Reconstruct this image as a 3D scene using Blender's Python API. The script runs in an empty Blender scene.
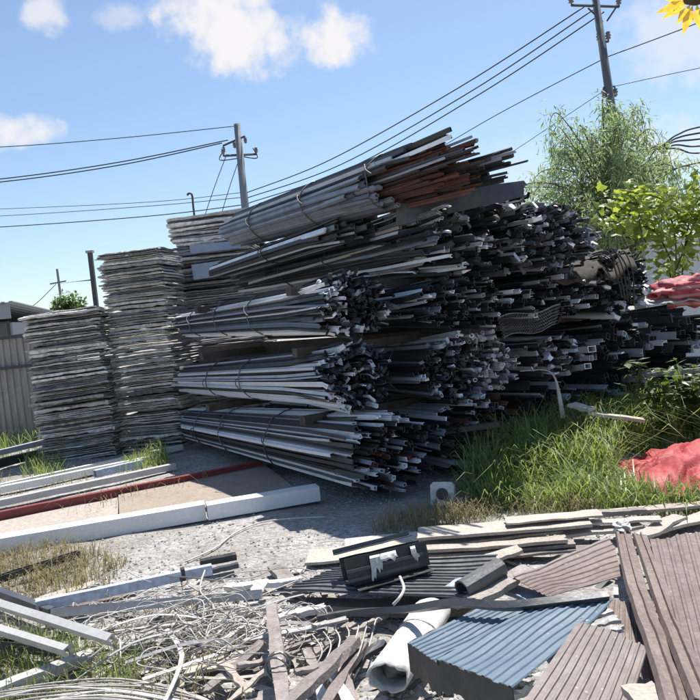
import bpy, math, random
from mathutils import Vector, Matrix, noise
R = math.radians
V = Vector
sc = bpy.context.scene
COL = sc.collection
rnd = random.Random(7)

# ------------------------------------------------------------------ camera
CAM = V((0, 0, 1.6))
F = 700.0
cam_rot = Matrix.Rotation(R(90 - 2.27), 3, 'X') @ Matrix.Rotation(R(-6.0), 3, 'Z')
cd = bpy.data.cameras.new('camera')
cam = bpy.data.objects.new('camera', cd)
COL.objects.link(cam)
cam.matrix_world = Matrix.Translation(CAM) @ cam_rot.to_4x4()
cd.sensor_width = 36.0
cd.lens = 36.0
cd.clip_start = 0.05
cd.clip_end = 4000
sc.camera = cam

def ray(px, py):
    return cam_rot @ V(((px - 350) / F, -(py - 350) / F, -1.0))
def G(px, py, z=0.0):
    """point of height z seen at photo position px, py"""
    d = ray(px, py)
    return CAM + d * ((z - CAM.z) / d.z)
def D(px, py, y):
    """point at distance y in front of the camera"""
    d = ray(px, py)
    return CAM + d * (y / d.y)

# ------------------------------------------------------------------ materials
def new_mat(name):
    m = bpy.data.materials.new(name)
    m.use_nodes = True
    nt = m.node_tree
    return m, nt, nt.nodes, nt.links, nt.nodes['Principled BSDF']

def ramp(nodes, stops, interp='LINEAR'):
    r = nodes.new('ShaderNodeValToRGB')
    cr = r.color_ramp
    cr.interpolation = interp
    while len(cr.elements) < len(stops):
        cr.elements.new(0.5)
    for e, (p, c) in zip(cr.elements, stops):
        e.position = p
        e.color = (c[0], c[1], c[2], 1)
    return r

def mat(name, cols, rough=0.6, metal=0.0, dirt=0.35, dirt_col=(0.12, 0.10, 0.08), nscale=6.0, bump=0.15,
        bscale=40.0, stretch=None, alpha_sub=0.0, rvar=0.15, trans=None, interp='LINEAR', specks=None, fv=.2):
    """a procedural surface: the colour of each piece is drawn from cols, with dirt in noise patches over it"""
    m, nt, N, L, b = new_mat(name)
    oi = N.new('ShaderNodeObjectInfo')
    geo = N.new('ShaderNodeNewGeometry')
    ad = N.new('ShaderNodeMath'); ad.operation = 'ADD'
    L.new(oi.outputs['Random'], ad.inputs[0]); L.new(geo.outputs['Random Per Island'], ad.inputs[1])
    fr = N.new('ShaderNodeMath'); fr.operation = 'FRACT'
    L.new(ad.outputs[0], fr.inputs[0])
    n = len(cols)
    if n == 1:
        stops = [(0, cols[0]), (1, cols[0])]
    else:
        stops = [(i / (n - 1) if interp == 'LINEAR' else i / n, c) for i, c in enumerate(cols)]
    cr = ramp(N, stops, interp)
    L.new(fr.outputs[0], cr.inputs[0])
    tc = N.new('ShaderNodeTexCoord')
    mp = N.new('ShaderNodeMapping')
    L.new(tc.outputs['Object'], mp.inputs[0])
    if stretch: mp.inputs['Scale'].default_value = stretch
    nz = N.new('ShaderNodeTexNoise'); nz.inputs['Scale'].default_value = nscale
    nz.inputs['Detail'].default_value = 7; nz.inputs['Roughness'].default_value = 0.65
    L.new(mp.outputs[0], nz.inputs['Vector'])
    dr = ramp(N, [(0.42, (0, 0, 0)), (0.68, (1, 1, 1))])
    L.new(nz.outputs['Fac'], dr.inputs[0])
    mu = N.new('ShaderNodeMath'); mu.operation = 'MULTIPLY'; mu.inputs[1].default_value = dirt
    L.new(dr.outputs[0], mu.inputs[0])
    mx = N.new('ShaderNodeMix'); mx.data_type = 'RGBA'
    L.new(mu.outputs[0], mx.inputs[0]); L.new(cr.outputs[0], mx.inputs[6])
    mx.inputs[7].default_value = (*dirt_col, 1)
    # fine value variation
    n2 = N.new('ShaderNodeTexNoise'); n2.inputs['Scale'].default_value = bscale
    n2.inputs['Detail'].default_value = 5
    L.new(mp.outputs[0], n2.inputs['Vector'])
    hs = N.new('ShaderNodeHueSaturation')
    mr = N.new('ShaderNodeMapRange'); mr.inputs[1].default_value = 0.3; mr.inputs[2].default_value = 0.7
    mr.inputs[3].default_value = 1 - fv; mr.inputs[4].default_value = 1 + fv
    L.new(n2.outputs['Fac'], mr.inputs[0]); L.new(mr.outputs[0], hs.inputs['Value'])
    L.new(mx.outputs[2], hs.inputs['Color'])
    base_out = hs.outputs[0]
    if specks:
        vo = N.new('ShaderNodeTexVoronoi'); vo.inputs['Scale'].default_value = 16
        L.new(tc.outputs['Object'], vo.inputs['Vector'])
        n3 = N.new('ShaderNodeTexNoise'); n3.inputs['Scale'].default_value = 110
        L.new(tc.outputs['Object'], n3.inputs['Vector'])
        sm = N.new('ShaderNodeMath'); sm.operation = 'MULTIPLY_ADD'; sm.inputs[1].default_value = .22
        L.new(n3.outputs['Fac'], sm.inputs[0]); L.new(vo.outputs['Distance'], sm.inputs[2])
        sr_ = ramp(N, [(.15, (.7, .7, .7)), (.21, (0, 0, 0))]); L.new(sm.outputs[0], sr_.inputs[0])
        # long scratches
        mp2 = N.new('ShaderNodeMapping'); mp2.inputs['Rotation'].default_value = (0, 0, .7); mp2.inputs['Scale'].default_value = (1.2, 60, 30)
        L.new(tc.outputs['Object'], mp2.inputs[0])
        n4 = N.new('ShaderNodeTexNoise'); n4.inputs['Scale'].default_value = 2.0; n4.inputs['Detail'].default_value = 3
        L.new(mp2.outputs[0], n4.inputs['Vector'])
        s4 = ramp(N, [(.66, (0, 0, 0)), (.74, (.5, .5, .5))]); L.new(n4.outputs['Fac'], s4.inputs[0])
        mxm = N.new('ShaderNodeMath'); mxm.operation = 'MAXIMUM'
        L.new(sr_.outputs[0], mxm.inputs[0]); L.new(s4.outputs[0], mxm.inputs[1])
        m3 = N.new('ShaderNodeMix'); m3.data_type = 'RGBA'
        L.new(mxm.outputs[0], m3.inputs[0]); L.new(hs.outputs[0], m3.inputs[6]); m3.inputs[7].default_value = (*specks, 1)
        base_out = m3.outputs[2]
    L.new(base_out, b.inputs['Base Color'])
    b.inputs['Metallic'].default_value = metal
    r2 = N.new('ShaderNodeMapRange'); r2.inputs[1].default_value = 0.3; r2.inputs[2].default_value = 0.7
    r2.inputs[3].default_value = max(0.05, rough - rvar); r2.inputs[4].default_value = min(1, rough + rvar)
    L.new(nz.outputs['Fac'], r2.inputs[0]); L.new(r2.outputs[0], b.inputs['Roughness'])
    if bump:
        bp = N.new('ShaderNodeBump'); bp.inputs['Strength'].default_value = bump; bp.inputs['Distance'].default_value = 0.01
        L.new(n2.outputs['Fac'], bp.inputs['Height']); L.new(bp.outputs[0], b.inputs['Normal'])
    if trans:
        tr = N.new('ShaderNodeBsdfTranslucent')
        tm = N.new('ShaderNodeMix'); tm.data_type = 'RGBA'; tm.blend_type = 'MULTIPLY'; tm.inputs[0].default_value = 1
        L.new(hs.outputs[0], tm.inputs[6]); tm.inputs[7].default_value = (*trans, 1)
        L.new(tm.outputs[2], tr.inputs[0])
        ms = N.new('ShaderNodeMixShader'); ms.inputs[0].default_value = 0.45
        L.new(b.outputs[0], ms.inputs[1]); L.new(tr.outputs[0], ms.inputs[2])
        L.new(ms.outputs[0], N['Material Output'].inputs[0])
    return m

g = lambda v, t=0.0: (v * (1 - t * 0.5), v, v * (1 + t))
M = {}
M['alu'] = mat(fv=.07, name='mill_aluminium', cols=[g(.02, .4), g(.03, .3), g(.55, .15), g(.025, .35), g(.10, .35), g(.85, .08), g(.02, .3), g(.035, .3), g(.75, .1), g(.03, .3), g(.22, .3), g(.02, .3), g(.88, .05), g(.025, .3)],
               rough=.45, metal=.12, dirt=.14, dirt_col=(.05, .05, .055), nscale=4, bump=.1, interp='CONSTANT')
M['dark'] = mat(fv=.07, name='dark_coated_bars', cols=[g(.02, .25), g(.03, .25), g(.022, .15), g(.06, .3), g(.02, .2), g(.45, .15), g(.025, .25), g(.04, .25)], rough=.5, metal=.1, dirt=.3,
                dirt_col=(.10, .09, .085), nscale=5, interp='CONSTANT')
M['pale'] = mat(fv=.07, name='pale_tube', cols=[g(.10, .1), g(.6, .05), g(.8, .04), g(.3, .1), g(.05, .1), g(.75, .05)], rough=.45, metal=.3, dirt=.4, dirt_col=(.1, .09, .08), interp='CONSTANT')
M['white_bar'] = mat(fv=.07, name='bluish_white_bars', cols=[(.60, .63, .69), (.48, .51, .57), (.72, .73, .76)], rough=.45, metal=.1, dirt=.2, dirt_col=(.2, .2, .21), nscale=4, bump=.05)
M['brown_floor'] = mat('brown_floor_sheet', [(.27, .22, .175)], rough=.85, dirt=.5, dirt_col=(.36, .31, .26), nscale=3, bump=.2)
M['light_rail'] = mat(fv=.08, name='light_grey_rail', cols=[(.50, .49, .48), (.44, .43, .42)], rough=.5, dirt=.4, dirt_col=(.28, .26, .24), nscale=8, bump=.08)
M['rust'] = mat('rusty_bars', [(.085, .031, .023), (.125, .046, .033), (.05, .028, .024), (.15, .06, .042), (.06, .042, .037)], rough=.85, dirt=.5,
                dirt_col=(.05, .025, .018), nscale=9, interp='CONSTANT')
M['grey'] = mat(fv=.07, name='grey_channel', cols=[g(.20, .2), g(.28, .18), g(.36, .15), g(.15, .2)], rough=.42, metal=.4, dirt=.4, dirt_col=(.07, .07, .075), nscale=5, interp='CONSTANT')
M['wire'] = mat('tie_wire', [g(.10), g(.16), g(.07)], rough=.5, metal=.5, dirt=.3)
M['sheet'] = mat('flattened_sheet', [(.10, .095, .095), (.66, .64, .61), (.05, .048, .05), (.80, .78, .76), (.50, .475, .45), (.12, .118, .125), (.84, .82, .80), (.74, .72, .69), (.30, .285, .27)],
                 rough=.6, metal=.1, dirt=.3, dirt_col=(.13, .12, .11), nscale=9, bump=.3, bscale=25)
M['bluegrey'] = mat(fv=.07, name='blue_grey_panel', cols=[g(.30, .3), g(.36, .28)], rough=.45, metal=.2, dirt=.15, dirt_col=(.12, .11, .11))
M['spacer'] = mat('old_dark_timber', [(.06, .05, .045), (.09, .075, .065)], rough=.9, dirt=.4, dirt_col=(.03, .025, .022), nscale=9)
M['white_paint'] = mat(fv=.07, name='chipped_white_paint', cols=[(.68, .68, .69), (.72, .72, .71)], rough=.5, dirt=.12, dirt_col=(.40, .38, .35), nscale=3, bump=.06)
M['bluewhite'] = mat('bluish_white_paint', [(.42, .49, .62), (.46, .53, .64)], rough=.55, dirt=.55, dirt_col=(.25, .25, .28), nscale=14, bump=.3)
M['red_paint'] = mat(fv=.07, name='dark_red_paint', cols=[(.21, .035, .04)], rough=.6, dirt=.5, dirt_col=(.14, .07, .06), nscale=8, bump=.25)
M['tan_sheet'] = mat('tan_floor_sheet', [(.40, .34, .285), (.36, .32, .28), (.42, .38, .34)], rough=.8, dirt=.4, dirt_col=(.28, .25, .22), nscale=4, bump=.2)
M['plywood'] = mat('weathered_pale_board', [(.40, .345, .275), (.45, .405, .345), (.36, .315, .27), (.47, .44, .40)], rough=.85, dirt=.5, dirt_col=(.3, .26, .22),
                   nscale=5, bump=.35, bscale=60)
M['greywood'] = mat('grey_weathered_wood', [(.25, .215, .195), (.33, .295, .27), (.19, .165, .155), (.28, .24, .225)], rough=.9, dirt=.55, dirt_col=(.12, .1, .09),
                    nscale=12, bump=.5, bscale=70)
M['black'] = mat('black_plastic', [g(.022), g(.03)], rough=.5, dirt=.4, dirt_col=(.12, .11, .1), nscale=8)
M['charcoal'] = mat(fv=.07, name='charcoal_sheet_metal', cols=[(.075, .078, .085)], rough=.5, metal=.2, dirt=.5, dirt_col=(.17, .16, .155), nscale=5, bump=.2)
M['blue'] = mat(fv=.07, name='blue_roof_sheet', cols=[(.10, .145, .19), (.11, .155, .20)], rough=.55, rvar=.05, dirt=.18, dirt_col=(.17, .21, .25), nscale=4, bump=.08, specks=(.26, .27, .28))
M['brown'] = mat('brown_roof_sheet', [(.14, .102, .09), (.155, .113, .098), (.165, .135, .122)], rough=.6, dirt=.45, dirt_col=(.23, .195, .185), nscale=5, bump=.15, specks=(.38, .35, .33))
M['white_pvc'] = mat('white_plastic', [(.56, .55, .53)], rough=.55, dirt=.45, dirt_col=(.36, .32, .28), nscale=7, bump=.2)
M['white_wire'] = mat('white_wire', [(.58, .56, .52), (.42, .39, .35), (.66, .64, .61), (.30, .27, .24), (.5, .48, .46)], rough=.6, dirt=.4, dirt_col=(.25, .22, .19))
M['strip'] = mat('grey_metal_strip', [(.34, .33, .32), (.42, .41, .40), (.25, .24, .23)], rough=.5, metal=.15, dirt=.5, dirt_col=(.2, .18, .17), nscale=9)
M['red_tarp'] = mat('red_tarp', [(.37, .04, .045)], rough=.7, dirt=.45, dirt_col=(.25, .05, .05), nscale=6, bump=.3)
M['burlap'] = mat('brown_sacking', [(.045, .04, .026), (.035, .03, .022)], rough=.95, dirt=.5, dirt_col=(.07, .055, .04), nscale=12, bump=.5)
M['concrete'] = mat('pole_concrete', [(.19, .205, .23)], rough=.85, dirt=.3, dirt_col=(.18, .18, .19), nscale=3)
M['dark_concrete'] = mat('dark_pole_concrete', [(.10, .11, .13)], rough=.85, dirt=.3, dirt_col=(.07, .07, .08), nscale=3)
M['steel_dark'] = mat('dark_steel', [(.05, .055, .065)], rough=.6, metal=.3)
M['cable'] = mat('black_cable', [(.025, .028, .035)], rough=.6, dirt=0, bump=0)
M['ceramic'] = mat('insulator', [(.16, .14, .14)], rough=.3)
M['fence'] = mat('weathered_fence_sheet', [(.30, .275, .255), (.36, .33, .31), (.25, .23, .22)], rough=.75, dirt=.6, dirt_col=(.17, .145, .13), nscale=4, bump=.2, stretch=(3, 3, .5))
M['roof'] = mat('grey_factory_sheet', [(.24, .26, .29)], rough=.6, dirt=.3, dirt_col=(.3, .3, .31))
M['glass'] = mat('dark_window', [(.035, .045, .06)], rough=.15, dirt=.2)
M['wall'] = mat('white_wall_panel', [(.56, .58, .60)], rough=.6, dirt=.25, dirt_col=(.42, .43, .44), nscale=2)
M['bark'] = mat('bark', [(.12, .095, .075)], rough=.9, dirt=.5, dirt_col=(.06, .05, .04), nscale=14, bump=.6)
M['willow'] = mat('willow_leaf', [(.21, .265, .14), (.26, .31, .18), (.17, .225, .11), (.30, .34, .22)], rough=.5, dirt=0, bump=0, trans=(1.7, 1.8, 1.3))
M['vine'] = mat('vine_leaf', [(.19, .25, .05), (.24, .30, .07), (.14, .20, .04), (.30, .33, .10)], rough=.45, dirt=.1, dirt_col=(.2, .2, .06), bump=0, trans=(1.9, 1.9, .9))
M['weed'] = mat('weed_leaf', [(.06, .105, .035), (.085, .135, .045), (.12, .165, .06)], rough=.45, dirt=0, bump=0, trans=(1.6, 1.7, .9))
M['grass'] = mat('green_grass', [(.135, .20, .06), (.18, .25, .08), (.22, .28, .11), (.10, .16, .05), (.30, .32, .16)], rough=.45, dirt=0, bump=0, trans=(1.8, 1.8, 1.0))
M['straw'] = mat('dry_grass', [(.30, .25, .14), (.38, .33, .20), (.24, .20, .11), (.22, .22, .09)], rough=.8, dirt=0, bump=0, trans=(1, 1, .8))
M['petal'] = mat('yellow_petal', [(.70, .52, .10), (.74, .58, .14)], rough=.5, dirt=.1, dirt_col=(.6, .3, .02), bump=0, trans=(1.1, 1, .5))
M['flower_heart'] = mat('flower_heart', [(.05, .035, .02)], rough=.9)
M['stone'] = mat('gravel_stone', [(.36, .34, .325), (.30, .28, .265), (.46, .44, .42), (.25, .235, .22), (.42, .39, .36)], rough=.9, dirt=.3, dirt_col=(.25, .22, .2), bump=.2)
M['litter'] = mat('small_litter', [(.5, .48, .45), (.2, .18, .17), (.62, .6, .58), (.33, .28, .23), (.1, .1, .1), (.26, .24, .26)], rough=.7, interp='CONSTANT')

def stripes_mat():
    m, nt, N, L, b = new_mat('red_white_stripes')
    tc = N.new('ShaderNodeTexCoord')
    w = N.new('ShaderNodeTexWave'); w.inputs['Scale'].default_value = 3.2; w.inputs['Distortion'].default_value = 1.2
    w.bands_direction = 'Z'
    L.new(tc.outputs['Object'], w.inputs['Vector'])
    r = ramp(N, [(.70, (.42, .07, .09)), (.82, (.48, .25, .24))])
    L.new(w.outputs['Fac'], r.inputs[0]); L.new(r.outputs[0], b.inputs['Base Color'])
    b.inputs['Roughness'].default_value = .7
    return m
M['stripes'] = stripes_mat()

def ground_mat():
    m, nt, N, L, b = new_mat('gravel_ground')
    tc = N.new('ShaderNodeTexCoord')
    vo = N.new('ShaderNodeTexVoronoi'); vo.inputs['Scale'].default_value = 34
    L.new(tc.outputs['Object'], vo.inputs['Vector'])
    sep = N.new('ShaderNodeSeparateColor'); L.new(vo.outputs['Color'], sep.inputs[0])
    st = ramp(N, [(0, (.22, .21, .20)), (.35, (.31, .295, .28)), (.7, (.38, .365, .35)), (1, (.48, .46, .44))])
    L.new(sep.outputs[0], st.inputs[0])
    nz = N.new('ShaderNodeTexNoise'); nz.inputs['Scale'].default_value = 1.1; nz.inputs['Detail'].default_value = 8
    L.new(tc.outputs['Object'], nz.inputs['Vector'])
    pr = ramp(N, [(.44, (0, 0, 0)), (.62, (1, 1, 1))]); L.new(nz.outputs['Fac'], pr.inputs[0])
    so = N.new('ShaderNodeTexNoise'); so.inputs['Scale'].default_value = 60; so.inputs['Detail'].default_value = 4
    L.new(tc.outputs['Object'], so.inputs['Vector'])
    sr = ramp(N, [(.3, (.17, .145, .12)), (.7, (.31, .275, .24))]); L.new(so.outputs['Fac'], sr.inputs[0])
    mx = N.new('ShaderNodeMix'); mx.data_type = 'RGBA'
    fm = N.new('ShaderNodeMath'); fm.operation = 'MULTIPLY'; fm.inputs[1].default_value = .75
    L.new(pr.outputs[0], fm.inputs[0]); L.new(fm.outputs[0], mx.inputs[0])
    L.new(st.outputs[0], mx.inputs[6]); L.new(sr.outputs[0], mx.inputs[7])
    L.new(mx.outputs[2], b.inputs['Base Color'])
    b.inputs['Roughness'].default_value = .95
    ad = N.new('ShaderNodeMath'); ad.operation = 'ADD'
    L.new(vo.outputs['Distance'], ad.inputs[0]); L.new(so.outputs['Fac'], ad.inputs[1])
    bp = N.new('ShaderNodeBump'); bp.inputs['Strength'].default_value = .8; bp.inputs['Distance'].default_value = .02
    bp.invert = True
    L.new(ad.outputs[0], bp.inputs['Height']); L.new(bp.outputs[0], b.inputs['Normal'])
    return m
M['ground'] = ground_mat()

# ------------------------------------------------------------------ object helpers
def tag(o, label=None, cat=None, group=None, kind=None):
    if label: o['label'] = label
    if cat: o['category'] = cat
    if group: o['group'] = group
    if kind: o['kind'] = kind
    return o

def thing(name, label, cat, loc, group=None):
    o = bpy.data.objects.new(name, None)
    o.empty_display_size = .1
    o.location = loc
    COL.objects.link(o)
    return tag(o, label, cat, group, 'thing')

def mk(name, vf, m, parent=None, smooth=False, label=None, cat=None, group=None, kind=None, base=True):
    """one mesh object from world-space (verts, faces); under a parent the verts become relative to it"""
    vs, fs = vf
    vs = [V(v) for v in vs]
    if parent:
        org = V(parent.location)
        p = parent.parent
        while p:
            org += V(p.location); p = p.parent
    elif base and vs:
        org = sum(vs, V((0, 0, 0))) / len(vs); org.z = min(v.z for v in vs)
    else:
        org = V((0, 0, 0))
    me = bpy.data.meshes.new(name)
    me.from_pydata([v - org for v in vs], [], fs)
    me.materials.append(m)
    if smooth:
        me.polygons.foreach_set('use_smooth', [True] * len(me.polygons))
    me.update()
    o = bpy.data.objects.new(name, me)
    if parent: o.parent = parent
    else: o.location = org
    COL.objects.link(o)
    return tag(o, label, cat, group, kind or ('thing' if label and not parent else None))

def join(*vfs):
    vs, fs = [], []
    for v, f in vfs:
        k = len(vs)
        vs += list(v)
        fs += [tuple(i + k for i in q) for q in f]
    return vs, fs

# ---- swept sections
def section(kind, w, h, th):
    a, b = w / 2, h / 2
    if kind == 'flat': return [[(-a, -th), (a, -th), (a, th), (-a, th)]]
    if kind == 'box':
        return [[(-a, -b), (a, -b), (a, b), (-a, b)], [(-a + th, -b + th), (a - th, -b + th), (a - th, b - th), (-a + th, b - th)]]
    if kind == 'solid': return [[(-a, -b), (a, -b), (a, b), (-a, b)]]
    if kind == 'chan': return [[(-a, -b), (a, -b), (a, b), (a - th, b), (a - th, -b + th), (-a + th, -b + th), (-a + th, b), (-a, b)]]
    if kind == 'ell': return [[(-a, -b), (a, -b), (a, -b + th), (-a + th, -b + th), (-a + th, b), (-a, b)]]
    if kind == 'tee': return [[(-a, b - th), (-th / 2, b - th), (-th / 2, -b), (th / 2, -b), (th / 2, b - th), (a, b - th), (a, b), (-a, b)]]
    if kind == 'aitch':
        c = th / 2
        return [[(-a, -b), (a, -b), (a, -b + th), (c, -b + th), (c, b - th), (a, b - th), (a, b), (-a, b), (-a, b - th), (-c, b - th), (-c, -b + th), (-a, -b + th)]]
    if kind == 'zed':
        return [[(-a, -b), (th / 2, -b), (th / 2, b - th), (a, b - th), (a, b), (-th / 2, b), (-th / 2, -b + th), (-a, -b + th)]]
    if kind == 'round':
        n = 10
        o = [(a * math.cos(i * 2 * math.pi / n), b * math.sin(i * 2 * math.pi / n)) for i in range(n)]
        q = (a - th) / a
        return [o, [(x * q, y * q) for x, y in o]]

def sweep(loops, pts, ang=0.0, up=V((0, 0, 1)), scale=None, twist=0.0):
    vs, fs = [], []
    n = len(pts)
    sizes = [len(l) for l in loops]
    tot = sum(sizes)
    for k, p in enumerate(pts):
        t = (pts[min(k + 1, n - 1)] - pts[max(k - 1, 0)]).normalized()
        s = t.cross(up)
        if s.length < 1e-4: s = V((1, 0, 0))
        s.normalize()
        u = s.cross(t)
        a = ang + twist * k / max(1, n - 1)
        c, sn = math.cos(a), math.sin(a)
        q = scale[k] if scale else 1.0
        for l in loops:
            for x, y in l:
                X, Y = (x * c - y * sn) * q, (x * sn + y * c) * q
                vs.append(p + s * X + u * Y)
    for k in range(n - 1):
        o = 0
        for li, m in enumerate(sizes):
            for i in range(m):
                j = (i + 1) % m
                q = (k * tot + o + i, k * tot + o + j, (k + 1) * tot + o + j, (k + 1) * tot + o + i)
                fs.append(q if li == 1 else q[::-1])
            o += m
    for k, fl in ((0, False), (n - 1, True)):
        b = k * tot
        if len(loops) == 1:
            q = tuple(b + i for i in range(sizes[0]))
            fs.append(q if not fl else q[::-1])
        else:
            m = sizes[0]
            for i in range(m):
                j = (i + 1) % m
                q = (b + i, b + j, b + m + j, b + m + i)
                fs.append(q if not fl else q[::-1])
    return vs, fs

def catmull(pts, n=6):
    out = []
    P = [V(p) for p in pts]
    for i in range(len(P) - 1):
        p0, p1, p2, p3 = P[max(i - 1, 0)], P[i], P[i + 1], P[min(i + 2, len(P) - 1)]
        for k in range(n):
            t = k / n
            out.append(0.5 * ((2 * p1) + (p2 - p0) * t + (2 * p0 - 5 * p1 + 4 * p2 - p3) * t * t + (3 * p1 - p0 - 3 * p2 + p3) * t ** 3))
    out.append(P[-1])
    return out

def tube(pts, r, sides=6, closed=False, r2=None):
    n = len(pts)
    vs, fs = [], []
    for k, p in enumerate(pts):
        if closed: t = pts[(k + 1) % n] - pts[k - 1]
        else: t = pts[min(k + 1, n - 1)] - pts[max(k - 1, 0)]
        t.normalize()
        s = t.cross(V((0, 0, 1)))
        if s.length < .05: s = t.cross(V((1, 0, 0)))
        s.normalize(); u = s.cross(t)
        q = r if r2 is None else r + (r2 - r) * k / (n - 1)
        for i in range(sides):
            a = 2 * math.pi * i / sides
            vs.append(p + (s * math.cos(a) + u * math.sin(a)) * q)
    for k in range(n if closed else n - 1):
        k2 = (k + 1) % n
        for i in range(sides):
            j = (i + 1) % sides
            fs.append((k * sides + j, k * sides + i, k2 * sides + i, k2 * sides + j))
    if not closed:
        fs.append(tuple(range(sides))); fs.append(tuple(reversed(range((n - 1) * sides, n * sides))))
    return vs, fs

def slab(P, th):
    """grid of points P[i][j] thickened by th (number or function(i,j)) downwards along its normals"""
    ni, nj = len(P), len(P[0])
    vs, fs = [], []
    low = []
    for i in range(ni):
        for j in range(nj):
            a = P[min(i + 1, ni - 1)][j] - P[max(i - 1, 0)][j]
            b = P[i][min(j + 1, nj - 1)] - P[i][max(j - 1, 0)]
            n = a.cross(b)
            n = n.normalized() if n.length > 1e-9 else V((0, 0, 1))
            if n.z < 0: n = -n
            vs.append(P[i][j])
            low.append(P[i][j] - n * (th(i, j) if callable(th) else th))
    o = len(vs)
    vs = vs + low
    up = (P[1][0] - P[0][0]).cross(P[0][1] - P[0][0]).z > 0
    def add(q): fs.append(q if up else q[::-1])
    for i in range(ni - 1):
        for j in range(nj - 1):
            a, b, c, d = i * nj + j, (i + 1) * nj + j, (i + 1) * nj + j + 1, i * nj + j + 1
            add((a, b, c, d)); add((o + d, o + c, o + b, o + a))
    for i in range(ni - 1):
        a, b = i * nj, (i + 1) * nj
        add((b, a, o + a, o + b))
        a, b = i * nj + nj - 1, (i + 1) * nj + nj - 1
        add((a, b, o + b, o + a))
    for j in range(nj - 1):
        a, b = j, j + 1
        add((a, b, o + b, o + a))
        a, b = (ni - 1) * nj + j, (ni - 1) * nj + j + 1
        add((b, a, o + a, o + b))
    return vs, fs

def fbm(p, o=4):
    return noise.fractal(V(p), 1.0, 2.0, o)

def bil(c, s, t):
    a, b, cc, d = c
    return (a * (1 - s) + b * s) * (1 - t) + (d * (1 - s) + cc * s) * t

def corrugated(c, ribs, depth=.005, th=.003, seed=0, sag=.02, rag=.012, lip=.55, nt=14, curl=0.0):
    """profiled sheet over corners c = a,b,c,d; ribs run from edge ab to edge dc"""
    prof = []
    for k in range(ribs):
        prof += [(k / ribs, 0), ((k + lip) / ribs, 0), ((k + lip + .10) / ribs, 1), ((k + .90) / ribs, 1)]
    prof.append((1.0, 0))
    P = []
    n = (c[1] - c[0]).cross(c[3] - c[0]).normalized()
    if n.z < 0: n = -n
    for s, h in prof:
        row = []
        for j in range(nt + 1):
            t = j / nt
            e = 0
            if j == 0: e = rag * fbm((s * 7, seed, .3))
            if j == nt: e = rag * fbm((s * 7, seed, 4.3))
            p = bil(c, s, t + e * 2)
            w = sag * min(1, .05 + t * 5, .05 + s * 5) * fbm((s * 1.2 + seed * 3.1, t * 1.3, .5), 2) + .0015 * fbm((s * 9, t * 6, seed), 2)
            w += curl * (max(0, abs(s - .5) * 2 - .6) ** 2) * 6 * (1 if fbm((seed, s, 0)) > -.2 else -.4)
            row.append(p + n * (h * depth + w))
        P.append(row)
    return slab(P, th)

def board(a, b, w, th, seed=0, bow=.01, roll=0.0, n=8, chip=.006):
    """a plank from a to b (centre line of its top), w wide, th thick, slightly warped with uneven ends"""
    a, b = V(a), V(b)
    d = (b - a)
    s = d.cross(V((0, 0, 1))).normalized()
    u = s.cross(d.normalized())
    s = s * math.cos(roll) + u * math.sin(roll)
    P = []
    for i in range(n + 1):
        t = i / n
        row = []
        for j in range(5):
            q = (j / 4 - .5) * w
            e = 0
            if i in (0, n): e = chip * 4 * fbm((j * 1.3, seed, i)) / max(.2, d.length)
            p = a + d * (t + e) + s * (q + chip * fbm((t * 5, j * .2, seed)) * (2 if j in (0, 4) else 0))
            p = p + V((0, 0, 1)) * bow * (fbm((t * 2.2, seed * 1.7, 2)) + .5 * fbm((t * 1.5, j * .4, seed)))
            row.append(p)
        P.append(row)
    return slab(P, th)

def box(cen, sx, sy, sz, yaw=0.0):
    c, s = math.cos(yaw), math.sin(yaw)
    vs = []
    for dx, dy, dz in ((-1, -1, -1), (1, -1, -1), (1, 1, -1), (-1, 1, -1), (-1, -1, 1), (1, -1, 1), (1, 1, 1), (-1, 1, 1)):
        x, y = dx * sx / 2, dy * sy / 2
        vs.append(V((cen[0] + x * c - y * s, cen[1] + x * s + y * c, cen[2] + dz * sz / 2)))
    return vs, [(3, 2, 1, 0), (4, 5, 6, 7), (0, 1, 5, 4), (1, 2, 6, 5), (2, 3, 7, 6), (3, 0, 4, 7)]

def straight(a, b, n=4, wob=.0, seed=0):
    a, b = V(a), V(b)
    return [a.lerp(b, i / n) + V((fbm((i * .7, seed, 1)), fbm((i * .7, seed, 5)), .6 * fbm((i * .7, seed, 9)))) * wob for i in range(n + 1)]

# ------------------------------------------------------------------ ground
def height(x, y):
    h = .035 * fbm((x * .55, y * .55, 3.3), 4) + .012 * fbm((x * 2.5, y * 2.5, 8.1), 3)
    h -= .01
    if y > 16: h *= 1
    return h
def axis(lo, hi, dlo, dhi, step):
    a = []
    x = dlo
    while x <= dhi + 1e-6:
        a.append(x); x += step
    k = step
    y = dhi
    while y < hi:
        k *= 1.35; y += k; a.append(y)
    k = step
    y = dlo
    pre = []
    while y > lo:
        k *= 1.35; y -= k; pre.append(y)
    return pre[::-1] + a
xs = axis(-900, 900, -6, 6, .09)
ys = axis(-40, 1500, 1.5, 13, .09)
gv = [V((x, y, height(x, y))) for x in xs for y in ys]
ny = len(ys)
gf = [(i * ny + j, (i + 1) * ny + j, (i + 1) * ny + j + 1, i * ny + j + 1) for i in range(len(xs) - 1) for j in range(ny - 1)]
mk('ground', (gv, gf), M['ground'], smooth=True, kind='structure', base=False)

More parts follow.
